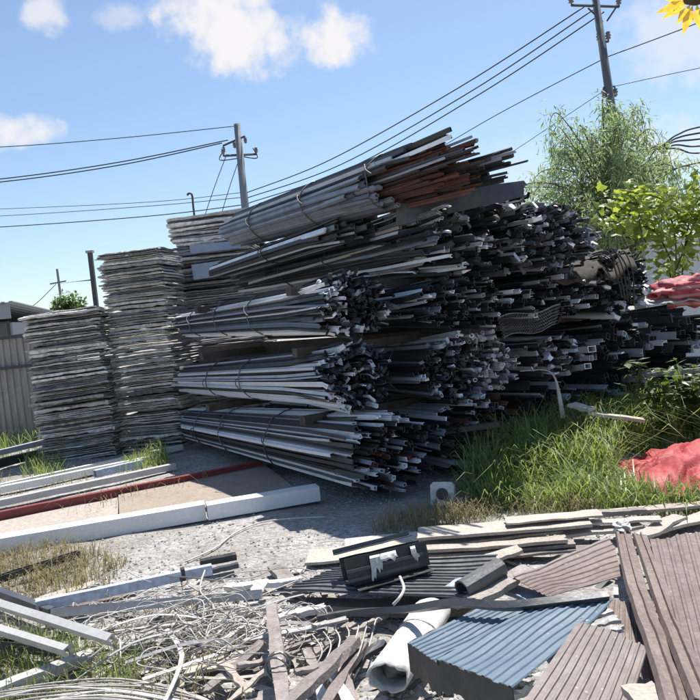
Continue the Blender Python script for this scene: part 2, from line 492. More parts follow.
def stone(c, r, rr):
    vs = []
    for d in ((1, 0, 0), (-1, 0, 0), (0, 1, 0), (0, -1, 0), (0, 0, 1), (0, 0, -1), (.6, .6, .5), (-.6, .6, .5), (.6, -.6, .5), (-.6, -.6, .5)):
        vs.append(c + V(d) * r * rr.uniform(.65, 1.15) * V((1, 1, .7)).length / 1.58)
    return vs, [(4, 6, 0, 8), (4, 8, 3, 9), (4, 9, 1, 7), (4, 7, 2, 6), (5, 0, 2), (5, 2, 1), (5, 1, 3), (5, 3, 0), (6, 2, 0), (8, 0, 3), (9, 3, 1), (7, 1, 2)]
sv, sf = [], []
rs = random.Random(3)
for k in range(9000):
    y = 2.4 + 5.2 * rs.random() ** 1.4
    x = rs.uniform(-.56, .5) * y
    if fbm((x * .9, y * .9, 7)) < -.22: continue
    r = .004 + .010 * rs.random() ** 2.5
    a, b = stone(V((x, y, height(x, y) + r * .3)), r, rs)
    o = len(sv); sv += a; sf += [tuple(i + o for i in q) for q in b]
mk('gravel', (sv, sf), M['stone'], kind='stuff', label='loose pale gravel stones strewn over the yard ground', cat='gravel', base=False)

# ------------------------------------------------------------------ bundles of bars
PERP = V((.848, .53, 0))
def disc_points(n, rr):
    pts = []
    k = 0
    ga = math.pi * (3 - math.sqrt(5))
    for i in range(n):
        r = math.sqrt((i + .5) / n)
        a = i * ga
        pts.append(V((r * math.cos(a), r * math.sin(a))) + V((rr.uniform(-1, 1), rr.uniform(-1, 1))) * .35 / math.sqrt(n))
    return pts

def bundle(name, label, cat, near, far, rn, rf, n, kinds, mats, jit=.4, ties=(.15, .45, .75), seed=1, group=None, fill=.95,
           flare=.03, fjit=.12, part='bar', shaper=None, wmul=1.0, droop=.0, tie_r=.0075, smul=(.65, 1.45), bend=.02, curl=0.0):
    rr = random.Random(seed)
    near, far = V(near), V(far)
    ax = (near - far)
    L = ax.length
    axn = ax.normalized()
    perp = axn.cross(V((0, 0, 1))).normalized()
    if perp.x < 0: perp = -perp
    upv = V((0, 0, 1))
    t0 = thing(name, label, cat, V((near.x + far.x, near.y + far.y, 0)) / 2 + V((0, 0, min(near.z - rn[1], far.z - rf[1]))), group)
    def cen(t, q):
        w = rf[0] + (rn[0] - rf[0]) * t; h = rf[1] + (rn[1] - rf[1]) * t
        e = 1 + flare * max(0, (t - .8) / .2) ** 1.5
        return far + ax * t + perp * q.x * w * e + upv * (q.y * h * e - droop * 4 * t * (1 - t))
    pts = disc_points(n, rr)
    items = []
    for q in pts:
        cell = math.sqrt(math.pi * (rn[0] + rf[0]) / 2 * (rn[1] + rf[1]) / 2 / n) * fill
        kd = rr.choice(kinds)
        w = cell * rr.uniform(*smul) * wmul; h = cell * rr.uniform(smul[0] * .75, smul[1] * .8)
        th = rr.uniform(.004, .008)
        ta = rr.uniform(-fjit, fjit * .5) / L * 2
        tb = 1 - jit / L * (rr.random() ** 1.3) + jit / L * .25
        m = rr.choice(mats)
        ang = rr.choice((0, math.pi / 2, math.pi, -math.pi / 2)) + rr.gauss(0, .3)
        it = dict(q=q, kd=kd, w=w, h=h, th=th, ta=ta, tb=tb, m=m, ang=ang)
        if shaper: shaper(it, rr)
        items.append(it)
    items.sort(key=lambda it: -(-it['q'].x * .55 + it['q'].length + .25 * it['q'].y))
    inner = {}
    for k, it in enumerate(items):
        q = it['q']
        ts = [it['ta'], .2, .5, .8, it['tb']]
        ts = [x for x in ts if it['ta'] <= x <= it['tb']]
        if ts[-1] != it['tb']: ts.append(it['tb'])
        if len(ts) > 2 and ts[-1] - ts[-2] < .03: ts.pop(-2)
        path = []
        for i, t in enumerate(ts):
            p = cen(t, q)
            wob = bend * (1.0 if i == len(ts) - 1 else .12)
            p = p + perp * rr.gauss(0, wob) + upv * rr.gauss(0, wob)
            path.append(p)
        if curl:
            e_ = path[-1]
            d2 = V((rr.gauss(0, 1), rr.gauss(0, 1)))
            path.append(e_ + axn * curl * rr.uniform(.3, 1.2) + (perp * d2.x + upv * d2.y) * curl * .5)
        lp = section(it['kd'], it['w'], it['h'], it['th'])
        vf = sweep(lp, path, it['ang'], twist=rr.gauss(0, .12))
        if k < 98:
            mk(part, vf, M[it['m']], t0)
        else:
            inner.setdefault(it['m'], []).append(vf)
    for mname, l in inner.items():
        mk('inner_bars', join(*l), M[mname], t0, kind='stuff')
    for t in ties:
        loop = []
        tt = t
        sl = rr.uniform(-.03, .03)
        bars = [(it['q'], max(it['w'], it['h']) * .55) for it in items if it['ta'] < t < it['tb']]
        for i in range(36):
            a = 2 * math.pi * i / 36
            d2 = V((math.cos(a), math.sin(a)))
            w = rf[0] + (rn[0] - rf[0]) * t; h = rf[1] + (rn[1] - rf[1]) * t
            best = max((q.x * w * d2.x + q.y * h * d2.y + s for q, s in bars), default=.2)
            loop.append((d2, best))
        pl = []
        for i in range(36):
            d2, b = loop[i]; d3, b3 = loop[(i + 1) % 36]
            # corner of the two supporting lines
            det = d2.x * d3.y - d2.y * d3.x
            X = (b * d3.y - b3 * d2.y) / det; Y = (d2.x * b3 - d3.x * b) / det
            pl.append(far + ax * (tt + sl * Y) + perp * X + upv * (Y - droop * 4 * t * (1 - t)))
        w_ = tube(pl, tie_r, 6, closed=True)
        # the twisted loose end
        p = pl[rr.choice((14, 15, 17, 19))]
        e = [p, p - perp * .03 + upv * .01, p - perp * .06 + axn * .05 - upv * .05, p - perp * .05 + axn * .12 - upv * .1]
        w_ = join(w_, tube(catmull(e, 4), tie_r * .8, 5))
        mk('tie_wire', w_, M['wire'], t0, smooth=True)
    return t0

CURL = ['chan', 'ell', 'zed', 'chan', 'tee', 'flat', 'round']
def rust_inside(it, rr):
    if it['q'].length > .74 and it['q'].x < .5 and rr.random() < .42:
        it['m'] = 'white_bar'; it['w'] *= 1.25
        return
    if it['m'] == 'rust' and (it['q'].length > .72 and it['q'].x < .45 or rr.random() < .3): it['m'] = 'dark'
def curly(it, rr):
    if it['q'].length > .78 and it['q'].x < .1 and rr.random() < .26:
        it['m'] = 'white_bar'; it['w'] *= 1.2
        return
    it['th'] = rr.uniform(.003, .006)
    if it['q'].x > -.2 and it['q'].length < .9 and rr.random() < .6: it['m'] = 'dark'
def rims(it, rr):
    if it['q'].x > .15 + rr.uniform(-.3, .3) or it['q'].y > .75:
        it['m'] = 'pale'; it['kd'] = rr.choice(('round', 'box', 'chan', 'round', 'ell')); it['th'] = rr.uniform(.006, .01)
ALL = ['chan', 'box', 'ell', 'tee', 'flat', 'aitch', 'zed', 'box', 'chan']
GP = 'bundles of scrap profiles in the pile'
# ground level
bundle('profile_bundle', 'blue grey and white striped bundle lying lowest, over the end of the white beam', 'profile bundle',
       (.26, 6.22, .40), (-2.3, 10.25, .34), (.42, .37), (.30, .24), 270, ALL, ['alu', 'alu', 'alu', 'dark', 'rust'], jit=.55, ties=(.13, .33, .62), seed=11, group=GP, shaper=rust_inside, fill=1.0, bend=.012, flare=.0)
bundle('profile_bundle', 'dark bundle on the ground right behind the white square bracket', 'profile bundle',
       (1.18, 6.95, .37), (-.95, 10.5, .36), (.52, .34), (.45, .3), 210, ALL, ['alu', 'dark', 'dark', 'rust'], jit=.5, ties=(.3, .7), seed=12, group=GP, shaper=rust_inside)
bundle('profile_bundle', 'dark bundle on the ground behind the tall green grass', 'profile bundle',
       (2.2, 7.75, .36), (0, 11.2, .36), (.5, .34), (.45, .3), 90, ALL, ['dark', 'dark', 'alu'], jit=.6, ties=(.4, .8), seed=13, group=GP)
bundle('profile_bundle', 'dark bundle on the ground behind the broad leaved weed', 'profile bundle',
       (3.3, 8.4, .37), (1.1, 11.9, .37), (.52, .35), (.45, .3), 70, ALL, ['dark', 'dark', 'alu'], jit=.5, ties=(.4, .8), seed=14, group=GP)
bundle('profile_bundle', 'dark bundle on the ground at the pile end under the pale rail', 'profile bundle',
       (4.4, 9.0, .37), (2.2, 12.5, .37), (.52, .35), (.45, .3), 60, ALL, ['dark', 'alu'], jit=.5, ties=(.4, .8), seed=15, group=GP)
# second level
bundle('profile_bundle', 'tied bundle with curled dark ends, second up in the left row of the pile', 'profile bundle',
       (.03, 6.45, 1.10), (-2.32, 10.2, 1.02), (.34, .28), (.27, .20), 260, CURL, ['alu', 'alu', 'alu', 'dark'], jit=.2, ties=(.3, .55), seed=21, group=GP, flare=.14, bend=.02, curl=.05, shaper=curly)
bundle('profile_bundle', 'bundle of hollow pale tubes whose round end face shows white rims', 'profile bundle',
       (1.17, 7.0, 1.03), (-.95, 10.5, 1.03), (.60, .32), (.5, .28), 270, ['box', 'round', 'chan', 'chan', 'tee', 'zed'], ['dark', 'dark', 'alu'], jit=.14, ties=(.4, .85), seed=22, group=GP, flare=.08, curl=.03, shaper=rims, bend=.015)
bundle('profile_bundle', 'small bundle with two white box tube ends beside the bundle of pale tubes', 'profile bundle',
       (2.3, 7.72, 1.0), (.15, 11.2, 1.0), (.42, .22), (.4, .22), 120, CURL, ['dark', 'alu', 'pale'], jit=.25, curl=.03, ties=(.4, .8), seed=23, group=GP)
bundle('profile_bundle', 'dark bundle in shadow under the sacking covered bundle', 'profile bundle',
       (3.3, 8.4, 1.03), (1.1, 11.9, 1.03), (.5, .27), (.45, .26), 70, ALL, ['dark', 'dark', 'alu'], jit=.3, ties=(.4, .8), seed=24, group=GP)
bundle('profile_bundle', 'dark bundle directly under the pale striped red sack', 'profile bundle',
       (4.35, 9.0, 1.03), (2.2, 12.5, 1.03), (.5, .30), (.45, .28), 70, ALL, ['dark', 'alu', 'dark'], jit=.5, ties=(.4, .8), seed=25, group=GP)
# third level
bundle('profile_bundle', 'thrice tied bundle with crumpled dark ends, third up in the left row', 'profile bundle',
       (.10, 6.5, 1.76), (-2.22, 10.2, 1.82), (.36, .27), (.27, .19), 250, CURL, ['alu', 'alu', 'dark', 'alu'], jit=.22, ties=(.14, .36, .6), seed=31, group=GP, flare=.12, bend=.02, curl=.05, shaper=curly)
bundle('profile_bundle', 'flat bundle of blue grey bars with ragged ends above the bundle of pale tubes', 'profile bundle',
       (1.2, 7.0, 1.68), (-1.0, 10.6, 1.72), (.60, .24), (.5, .24), 250, ALL, ['alu', 'dark', 'dark', 'alu'], jit=.5, ties=(.4,), seed=32, group=GP, bend=.03)
bundle('profile_bundle', 'bundle with long light streaked bars above the two white box tube ends', 'profile bundle',
       (2.3, 7.65, 1.62), (.1, 11.2, 1.65), (.50, .27), (.45, .26), 190, ALL, ['dark', 'alu', 'dark'], jit=.55, ties=(.4, .8), seed=33, group=GP)
bundle('profile_bundle', 'bundle of dark curled bars partly covered by brown sacking', 'profile bundle',
       (3.15, 8.15, 1.72), (1.0, 11.7, 1.75), (.48, .33), (.45, .3), 230, CURL, ['dark', 'dark', 'alu'], jit=.25, ties=(.4, .8), seed=34, group=GP, flare=.12, bend=.02, curl=.05)
# fourth level
bundle('profile_bundle', 'wide loose bundle with pale torn ends beneath the dark folded plate', 'profile bundle',
       (1.45, 7.0, 2.33), (-1.05, 10.9, 2.42), (.80, .38), (.66, .30), 430, ALL + CURL, ['alu', 'dark', 'alu', 'pale', 'dark', 'dark'], jit=.8, ties=(.33, .6), seed=41, group=GP, bend=.03, fill=.9, curl=.05)
bundle('profile_bundle', 'upper right bundle with torn ends, between the dark folded plate and the brown sacking', 'profile bundle',
       (2.32, 7.4, 2.24), (.15, 10.9, 2.3), (.50, .33), (.45, .28), 230, ALL + CURL, ['dark', 'alu', 'dark', 'pale', 'dark', 'grey'], jit=.45, ties=(.4, .75), seed=42, group=GP, bend=.025, curl=.05)
# top
def shape_top(it, rr):
    q = it['q']
    side = -q.x * .75 - q.y * .65            # lower front side
    if side > .62:
        it['m'] = 'grey'; it['kd'] = rr.choice(('chan', 'box', 'solid')); it['tb'] = .69 + rr.uniform(-.05, .07); it['w'] *= 1.25; it['h'] *= 1.25; it['ang'] = rr.choice((0, math.pi / 2)) + .5
    elif q.length > .68 and q.y > .25:
        it['m'] = 'dark' if rr.random() < .85 else 'alu'; it['tb'] = .86 + rr.uniform(-.12, .12)
    elif q.length > .62 and q.x < .2:
        it['m'] = 'dark' if rr.random() < .8 else 'grey'; it['tb'] = .68 + rr.uniform(-.05, .05)
    else:
        it['m'] = 'rust' if rr.random() < (.86 if q.x < .55 else .3) else 'dark'
        it['tb'] = .97 - .13 * rr.random() if it['m'] == 'rust' else 1.04 - .12 * rr.random()
        it['w'] *= .85; it['h'] *= .85
bundle('rusty_bundle', 'topmost bundle of grey channels around rusty red bars', 'profile bundle',
       (1.24, 5.75, 2.84), (-1.24, 9.35, 2.97), (.36, .275), (.27, .21), 230, ALL, ['dark'], jit=.9, ties=(.17, .46, .73), seed=51, smul=(.7, 1.3), group=GP, shaper=shape_top, bend=.012, flare=.06)

bundle('rail_bundle', 'thin loose bundle of pale and dark rails squeezed under the topmost bundle', 'rail bundle',
       (.22, 7.3, 2.56), (-1.55, 10.0, 2.53), (.34, .13), (.30, .11), 60, ['chan', 'box', 'solid', 'flat'], ['dark', 'pale', 'dark', 'grey'], jit=.5, ties=(.5,), seed=61, group=GP)
# spacer timbers between the levels
for (z, lab) in ((.735, 'under the second level'), (1.40, 'under the third level'), (2.0, 'under the fourth level')):
    for t, w in ((.12, 'near the front bar ends'), (.72, 'towards the far bar ends')):
        o = V((-.30, 6.3, 0)) + V((-.53, .848, 0)) * 4.3 * t
        a = o + PERP * .05; b = o + PERP * (4.4 if z < 1.9 else 3.0)
        mk('spacer_timber', board(a + V((0, 0, z)), b + V((0, 0, z)), .11, .085, seed=int(z * 10) + int(t * 9)), M['spacer'],
           label='dark timber laid across the pile ' + lab + ', ' + w, cat='timber', group='timbers between bundle levels')

# dark plate and loose bars between the top bundle and the wide bundle
pt = thing('folded_plate', 'dark folded steel plate lying under the rusty bar ends, its top edge pale grey', 'steel plate', D(455, 205, 6.6) - V((0, 0, .2)))
a, b = D(396, 197, 6.75), D(524, 181, 6.55)
c, d = D(524, 196, 6.5), D(396, 226, 6.7)
off = V((.12, .34, 0))
mk('front_face', slab([[d.lerp(c, i / 6), a.lerp(b, i / 6)] for i in range(7)], .012), M['charcoal'], pt)
mk('top_face', slab([[a.lerp(b, i / 6) + V((0, 0, .004)), a.lerp(b, i / 6) + off + V((0, 0, .02))] for i in range(7)], .008), M['charcoal'], pt)
for k, (p, q, y1, y2, w, mm, lab) in enumerate((
        ((262, 268), (400, 226), 9.6, 7.0, .05, 'plywood', 'pale yellowish board lying under the top bundle, upper of the two'),
        ((275, 258), (392, 219), 9.5, 7.2, .05, 'dark', 'dark rail just beneath the top bundle'),
        ((290, 252), (418, 204), 9.2, 6.9, .07, 'dark', 'thin dark rail pressed against the underside of the top bundle'),
        ((250, 282), (400, 240), 9.6, 7.0, .045, 'plywood', 'pale greyish board lying low above the tied third level bundle'))):
    mk('loose_board', board(D(*p, y1), D(*q, y2), w, .03, seed=k + 60), M[mm], label=lab, cat='board')
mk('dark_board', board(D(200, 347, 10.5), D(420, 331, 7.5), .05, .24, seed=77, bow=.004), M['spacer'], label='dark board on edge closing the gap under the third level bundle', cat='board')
# short props standing between the top bundle and the pile at its far end
for k, (px, lab) in enumerate(((262, 'short dark prop under the far end of the top bundle'),)):
    p = D(px, 262, 9.5)
    mk('prop', sweep(section('box', .07, .07, .006), [V((p.x, p.y, 2.35)), V((p.x + .03, p.y, 2.78))]), M['dark'], label=lab, cat='prop')

# white box tube ends, leaning strip, loose pale rails in the dark
mk('box_tube', sweep(section('box', .09, .07, .008), [D(560, 352, 8.6), D(592, 349, 7.5)]), M['white_paint'], label='white box tube sticking out of the small bundle, upper of two', cat='tube')
mk('box_tube', sweep(section('box', .075, .06, .008), [D(556, 372, 8.6), D(588, 366, 7.5)]), M['white_paint'], label='white box tube sticking out of the small bundle, lower of two', cat='tube')
mk('hanging_strip', sweep(section('flat', .05, .05, .004), catmull([D(520, 371, 7.0), D(545, 370, 6.95), D(555, 378, 6.92), D(560, 400, 6.9), D(563, 418, 6.88)], 4)), M['strip'],
   label='bent pale metal strip hanging down over the grass from the pile', cat='metal strip')
mk('loose_channel', sweep(section('chan', .09, .05, .006), [D(440, 432, 6.9), D(500, 424, 6.7)]), M['pale'], label='short bright channel poking out at ground level above the bracket', cat='channel')
for k, (p, q, y, lab) in enumerate((((572, 403), (592, 408), 6.9, 'pale broken board end in the grass below the hanging strip'),
                                    ((588, 411), (645, 419), 6.8, 'whitish board lying in the grass beside the dark pile'))):
    mk('loose_board', board(D(*p, y), D(*q, y - .15), .14, .03, seed=70 + k), M['plywood'], label=lab, cat='board')
mk('rail', sweep(section('box', .06, .05, .006), [D(640, 376, 7.9), D(720, 368, 7.4)]), M['strip'], label='pale rail lying across the dark bars at the pile end', cat='rail')

# sacking and mesh over the third level
def drape(fn, ni, nj, th): return slab([[fn(i / (ni - 1), j / (nj - 1)) for j in range(nj)] for i in range(ni)], th)
cs = [D(536, 272, 7.6), D(635, 258, 7.9), D(628, 252, 9.0), D(540, 256, 8.9)]
def sack(s, t):
    p = bil(cs, s, t)
    return p + V((0, -.05 * (1 - t) ** 3, .05 * math.sin(t * 3.1) + .07 * fbm((s * 5, t * 4, 2), 5) - (.16 + .12 * fbm((s * 6, 1, 2))) * (1 - t) ** 3))
mk('sacking', drape(sack, 26, 14, .006), M['burlap'], smooth=True, label='torn brown sacking draped over the dark curled bars', cat='sacking')
vs = []
for k in range(5):
    p = [D(590 + k * 7, 258, 7.75 - .02 * k), D(600 + k * 6, 254 - k % 3 * 3, 7.7), D(612 + k * 5, 262 + k * 2, 7.62), D(618 + k * 4, 280 + k * 3, 7.58), D(622 + k * 3, 298 + k * 2, 7.55)]
    vs.append(tube(catmull(p, 5), .008, 5))
mk('dead_vine', join(*vs), M['burlap'], smooth=True, label='dry brown vine stems hanging over the end of the sacking', cat='vine')
# wire mesh remnant
wv = []
ms = [D(498, 318, 6.95), D(560, 306, 7.1), D(556, 326, 7.05), D(504, 338, 6.9)]
for i in range(28):
    wv.append(tube([bil(ms, i / 27 + .018 * (-1) ** j, j / 12) + V((0, .05 * math.sin(i * .25), .02 * math.sin(i * .3))) for j in range(13)], .002, 4))
for j in (0, 12):
    wv.append(tube([bil(ms, i / 27, j / 12) + V((0, .05 * math.sin(i * .25), .02 * math.sin(i * .3))) for i in range(28)], .003, 4))
mk('wire_mesh', join(*wv), M['strip'], label='grey wire mesh remnant hanging from the third level of bars', cat='wire mesh')

# striped sack and grey cloth at the right end
def blob(c, rx, ry, rz, nu, nv, amp, sd, fl=.0):
    P, fs = [], []
    for i in range(nv + 1):
        th = math.pi * i / nv
        for j in range(nu):
            a = 2 * math.pi * j / nu
            d = V((math.sin(th) * math.cos(a), math.sin(th) * math.sin(a), math.cos(th)))
            k = 1 + amp * fbm((d.x * 2 + sd, d.y * 2, d.z * 2), 4)
            P.append(V(c) + V((d.x * rx * k, d.y * ry * k, d.z * rz * k)))
    for i in range(nv):
        for j in range(nu):
            q = (j + 1) % nu
            fs.append((i * nu + j, (i + 1) * nu + j, (i + 1) * nu + q, i * nu + q))
    return P, fs
p = D(688, 291, 8.6)
sk = thing('striped_sack', 'slumped pinkish red sack with pale stripes on the right end of the pile', 'sack', p - V((0, 0, .2)))
mk('sack_body', blob(p, .40, .30, .17, 40, 22, .45, 5), M['stripes'], sk, smooth=True)
mk('sack_neck', sweep(section('round', .2, .1, .01), [p + V((-.3, -.1, .0)), p + V((-.42, -.14, .03)), p + V((-.52, -.18, -.02))], scale=[1, .6, .9]), M['stripes'], sk, smooth=True)
cs2 = [D(643, 304, 8.3), D(720, 300, 8.3), D(720, 276, 9.2), D(650, 288, 9.1)]
mk('grey_tarp', drape(lambda s, t: bil(cs2, s, t) + V((0, 0, .05 * fbm((s * 4, t * 3, 7)))), 16, 10, .006), M['strip'], smooth=True,
   label='crumpled pale grey sheet under the striped sack', cat='sheet')

# ------------------------------------------------------------------ stacks of flattened sheets
def sheet_mesh(cx, y0, z, w, dp, th, yaw, tilt, seed, stack_seed, lip):
    rr = random.Random(seed)
    ni, nj = 34, 5
    P = []
    skew = rr.uniform(-.05, .05)
    ow, oy = rr.gauss(0, .012), rr.gauss(0, .03)
    w = w * rr.uniform(.93, 1.03)
    for i in range(ni):
        s = i / (ni - 1) - .5
        row = []
        edge = .06 * fbm((s * 2.3, seed * .37, 1)) + .03 * fbm((s * 16, seed * .7, 2), 3)
        for j in range(nj + 1):
            t = max(0, j - 1) / (nj - 1)
            x = s * w + ow + skew * (t - .5) + .012 * fbm((t * 6, seed, s > 0))
            y = t * dp + oy + edge * (1 - t)
            zz = .016 * fbm((s * .9, t * 1.0, stack_seed + z * .4), 2) + .004 * fbm((s * 1.6, t * 2, seed * 1.3), 3) + tilt * s * w
            if j == 0:
                y -= .012 + .016 * abs(fbm((s * 8, seed, 9)))
                zz += lip * (.006 + .024 * fbm((s * 1.8, seed * 1.1, 4), 5))
            if abs(s) > .46: zz += -.02 * (abs(s) - .46) / .04 * rr.random()
            row.append((x, y, zz))
        P.append(row)
    c, sn = math.cos(yaw), math.sin(yaw)
    Q = [[V((cx + x * c - (y - dp / 2) * sn, y0 + dp / 2 + x * sn + (y - dp / 2) * c, z + zz)) for x, y, zz in row] for row in P]
    return slab(Q, lambda i, j: th * (.8 + .3 * fbm((i * .2, j * .2, seed * 2.1), 2)) * (.55 if j == 0 else 1))

def stack(cx, y0, w, dp, z0, z1, yaw, tilt, label, group, seed, lean=0.0, top=None, gap_z=()):
    rr = random.Random(seed)
    z = z0
    k = 0
    objs = []
    while z < z1:
        rec = rr.choice((0, 0, 0, .05, .09, .13)) * rr.random() if z < z1 - .1 else 0
        th = rr.choice((.010, .014, .018, .022, .03, .05)) * rr.uniform(.8, 1.2)
        lip = rr.choice((-1.0, -.8, .2, .9, -1.1, -.4))
        z += th
        objs.append(mk('flattened_sheet', sheet_mesh(cx + lean * z + rr.gauss(0, .006), y0 + rec + rr.gauss(0, .012), z, w * rr.uniform(.97, 1.02), dp, th, yaw + rr.gauss(0, .014), tilt + rr.gauss(0, .006), seed * 100 + k, seed, lip),
           M['sheet'], label=label, cat='metal sheet', group=group))
        z += rr.uniform(0, .012)
        for gz in gap_z:
            if z - .045 < gz < z: z += .014
        k += 1
    if top:
        objs[-1]['label'] = top
    return objs
stack(-4.20, 10.35, 1.14, .80, -.02, 2.22, R(3), .045, 'crumpled grey flattened sheet in the lowest stack, beside the fence', 'sheets in the stack by the fence', 5, lean=0.0,
      top='dark topmost sheet closing the lowest stack, beside the fence', gap_z=(.72, 1.5))
stack(-3.06, 10.5, 1.02, .70, -.02, 3.0, R(-10), .02, 'crumpled whitish flattened sheet in the middle stack of the three', 'sheets in the middle stack', 6, lean=0.0,
      top='curled topmost sheet of the middle stack', gap_z=(.55, 1.85))
stack(-1.98, 11.35, 1.42, .9, -.02, 3.55, R(-8), .015, 'crumpled grey flattened sheet in the tallest stack, behind the bar bundles', 'sheets in the stack behind the bundles', 8, lean=0.0,
      top='topmost sheet of the tallest stack, just under the sky', gap_z=(1.3, 2.5))
mk('flat_panel', board(D(192, 265, 11.2), D(246, 257, 11.2), .05, .24, seed=3, bow=.004), M['bluegrey'], label='smooth blue grey panel edge set in the tallest stack', cat='panel')
mk('flat_panel', board(D(190, 246, 11.25), D(240, 240, 11.25), .05, .13, seed=4, bow=.004), M['bluegrey'], label='thin lighter panel edge above the smooth blue grey one in the tallest stack', cat='panel')

# ------------------------------------------------------------------ long beams and flat sheets left
def beam(name, p, q, z, w, h, m, label, cat='beam', kind='box', th=.008, seed=0, wob=.004, roll=0.0, group=None):
    a, b = G(*p, z), G(*q, z)
    return mk(name, sweep(section(kind, w, h, th), straight(a, b, 6, wob, seed), roll), M[m], label=label, cat=cat, group=group)
for k, (c4, mm, zz, lab) in enumerate((
        ([(-40, 560), (150, 521), (118, 488), (-40, 522)], 'tan_sheet', .012, 'large beige floor sheet lying flat behind the white beam'),
        ([(120, 520), (300, 492), (262, 462), (118, 489)], 'brown_floor', .035, 'brownish floor sheet with a lifted corner, next to the lowest bundle'),)):
    c = [G(x, y, zz) for x, y in c4]
    def fl(s, t, c=c, k=k):
        p = bil(c, s, t)
        up_ = .05 * max(0, 1 - s * 4) * max(0, 1 - t * 1.6) if k else 0
        return p + V((0, 0, .008 * fbm((s * 3, t * 3, k)) + up_))
    mk('floor_sheet', drape(fl, 20, 10, .008), M[mm], label=lab, cat='floor sheet')
mk('white_beam', sweep(section('box', .17, .14, .01), straight(G(-60, 555, .075), G(205, 510, .075), 6, .003, 2)), M['white_paint'], label='long thick white beam lying across the gravel', cat='beam')
mk('white_beam', sweep(section('box', .16, .13, .01), straight(G(207, 511, .075), G(318, 492, .075), 4, .003, 3)), M['white_paint'], label='shorter white beam continuing the long one under the lowest bundle', cat='beam')
beam('red_beam', (-40, 524), (172, 482), .05, .07, .095, 'red_paint', 'dark red beam lying behind the beige floor sheet', kind='aitch', th=.012)
beam('red_beam', (172, 482), (262, 464), .05, .07, .09, 'red_paint', 'shorter red beam ending in the shade of the lowest bundle', kind='aitch', th=.012, seed=5)
beam('white_rail', (-30, 509), (175, 466), .06, .10, .07, 'light_rail', 'pale rail lying just behind the dark red beam', cat='rail')
beam('white_rail', (-30, 496), (160, 457), .06, .10, .08, 'white_paint', 'white rail lying at the foot of the stacks', cat='rail', seed=3)
beam('white_rail', (-10, 489), (182, 447), .06, .08, .07, 'white_paint', 'thin white rail touching the middle stack foot', cat='rail', seed=4)
beam('blue_rail', (95, 474), (142, 463), .1, .09, .09, 'bluewhite', 'short pale blue rail between the white rails', cat='rail', seed=6)
beam('dark_rail', (-40, 472), (60, 449), .1, .12, .12, 'black', 'black rail lying in the grass before the lowest stack', cat='rail', seed=7)
beam('dark_rail', (-40, 462), (48, 441), .22, .09, .08, 'dark', 'second dark rail in the grass, close to the fence', cat='rail', seed=8)

# ------------------------------------------------------------------ foreground left
beam('black_bar', (-20, 585), (79, 554), .08, .05, .05, 'black', 'thin black bar sticking out over the dry grass', cat='bar', kind='chan')
bw = thing('strapped_beam', 'pale blue chipped beam with a black strap, lying over the gravel', 'beam', G(130, 592, .0))
mk('rail_body', sweep(section('box', .045, .062, .006), straight(G(36, 606, .12), G(212, 569, .12), 6, .004, 4)), M['bluewhite'], bw)
sp = G(183, 574, .125)
dv = (G(208, 570, .12) - G(36, 607, .12)).normalized()
mk('strap', sweep(section('box', .056, .074, .006), [sp - dv * .012, sp + dv * .012]), M['black'], bw)
mk('strap_tail', sweep(section('flat', .02, .02, .002), catmull([sp + V((0, -.05, .0)), sp + V((0, -.055, -.06)), sp + V((.01, -.08, -.11))], 4), 1.5), M['black'], bw)
beam('black_bar', (200, 563), (236, 556), .1, .06, .04, 'black', 'short black bar by the tip of the strapped pale blue beam', cat='bar', kind='solid')
beam('black_bar', (212, 571), (238, 565), .06, .04, .03, 'dark', 'small dark stub under the short black bar', cat='bar', kind='solid')
mk('loose_board', board(G(26, 604, .05), G(96, 582, .05), .10, .02, seed=81), M['plywood'], label='tan plank half hidden behind the strapped pale blue beam', cat='board')
mk('loose_board', board(G(60, 606, .06), G(135, 592, .06), .09, .02, seed=82), M['brown'], label='brown plank under the strapped pale blue beam', cat='board')
beam('grey_rail', (52, 613), (262, 594), .12, .04, .05, 'light_rail', 'long grey rail running from the channel ends to the wire tangle', cat='rail', kind='chan', roll=.4, seed=9)
beam('grey_rail', (-40, 592), (112, 640), .2, .04, .05, 'light_rail', 'uppermost of the crossed grey channels by the wire tangle', cat='rail', kind='chan', roll=2.6, seed=10)
beam('grey_rail', (-40, 618), (68, 651), .16, .035, .045, 'light_rail', 'shorter grey channel below the uppermost one', cat='rail', kind='chan', roll=2.8, seed=11)
beam('grey_rail', (-40, 640), (60, 650), .06, .07, .05, 'dark', 'dark channel under the crossed grey channels', cat='rail', kind='chan', roll=.2, seed=12)
beam('grey_rail', (-20, 585), (52, 612), .1, .045, .045, 'dark', 'thin dark bar behind the crossed grey channels', cat='rail', kind='solid', seed=13)
beam('grey_rail', (-20, 697), (92, 655), .05, .07, .05, 'light_rail', 'pale rail in the low grass under the crossed channels', cat='rail', kind='box', seed=14)

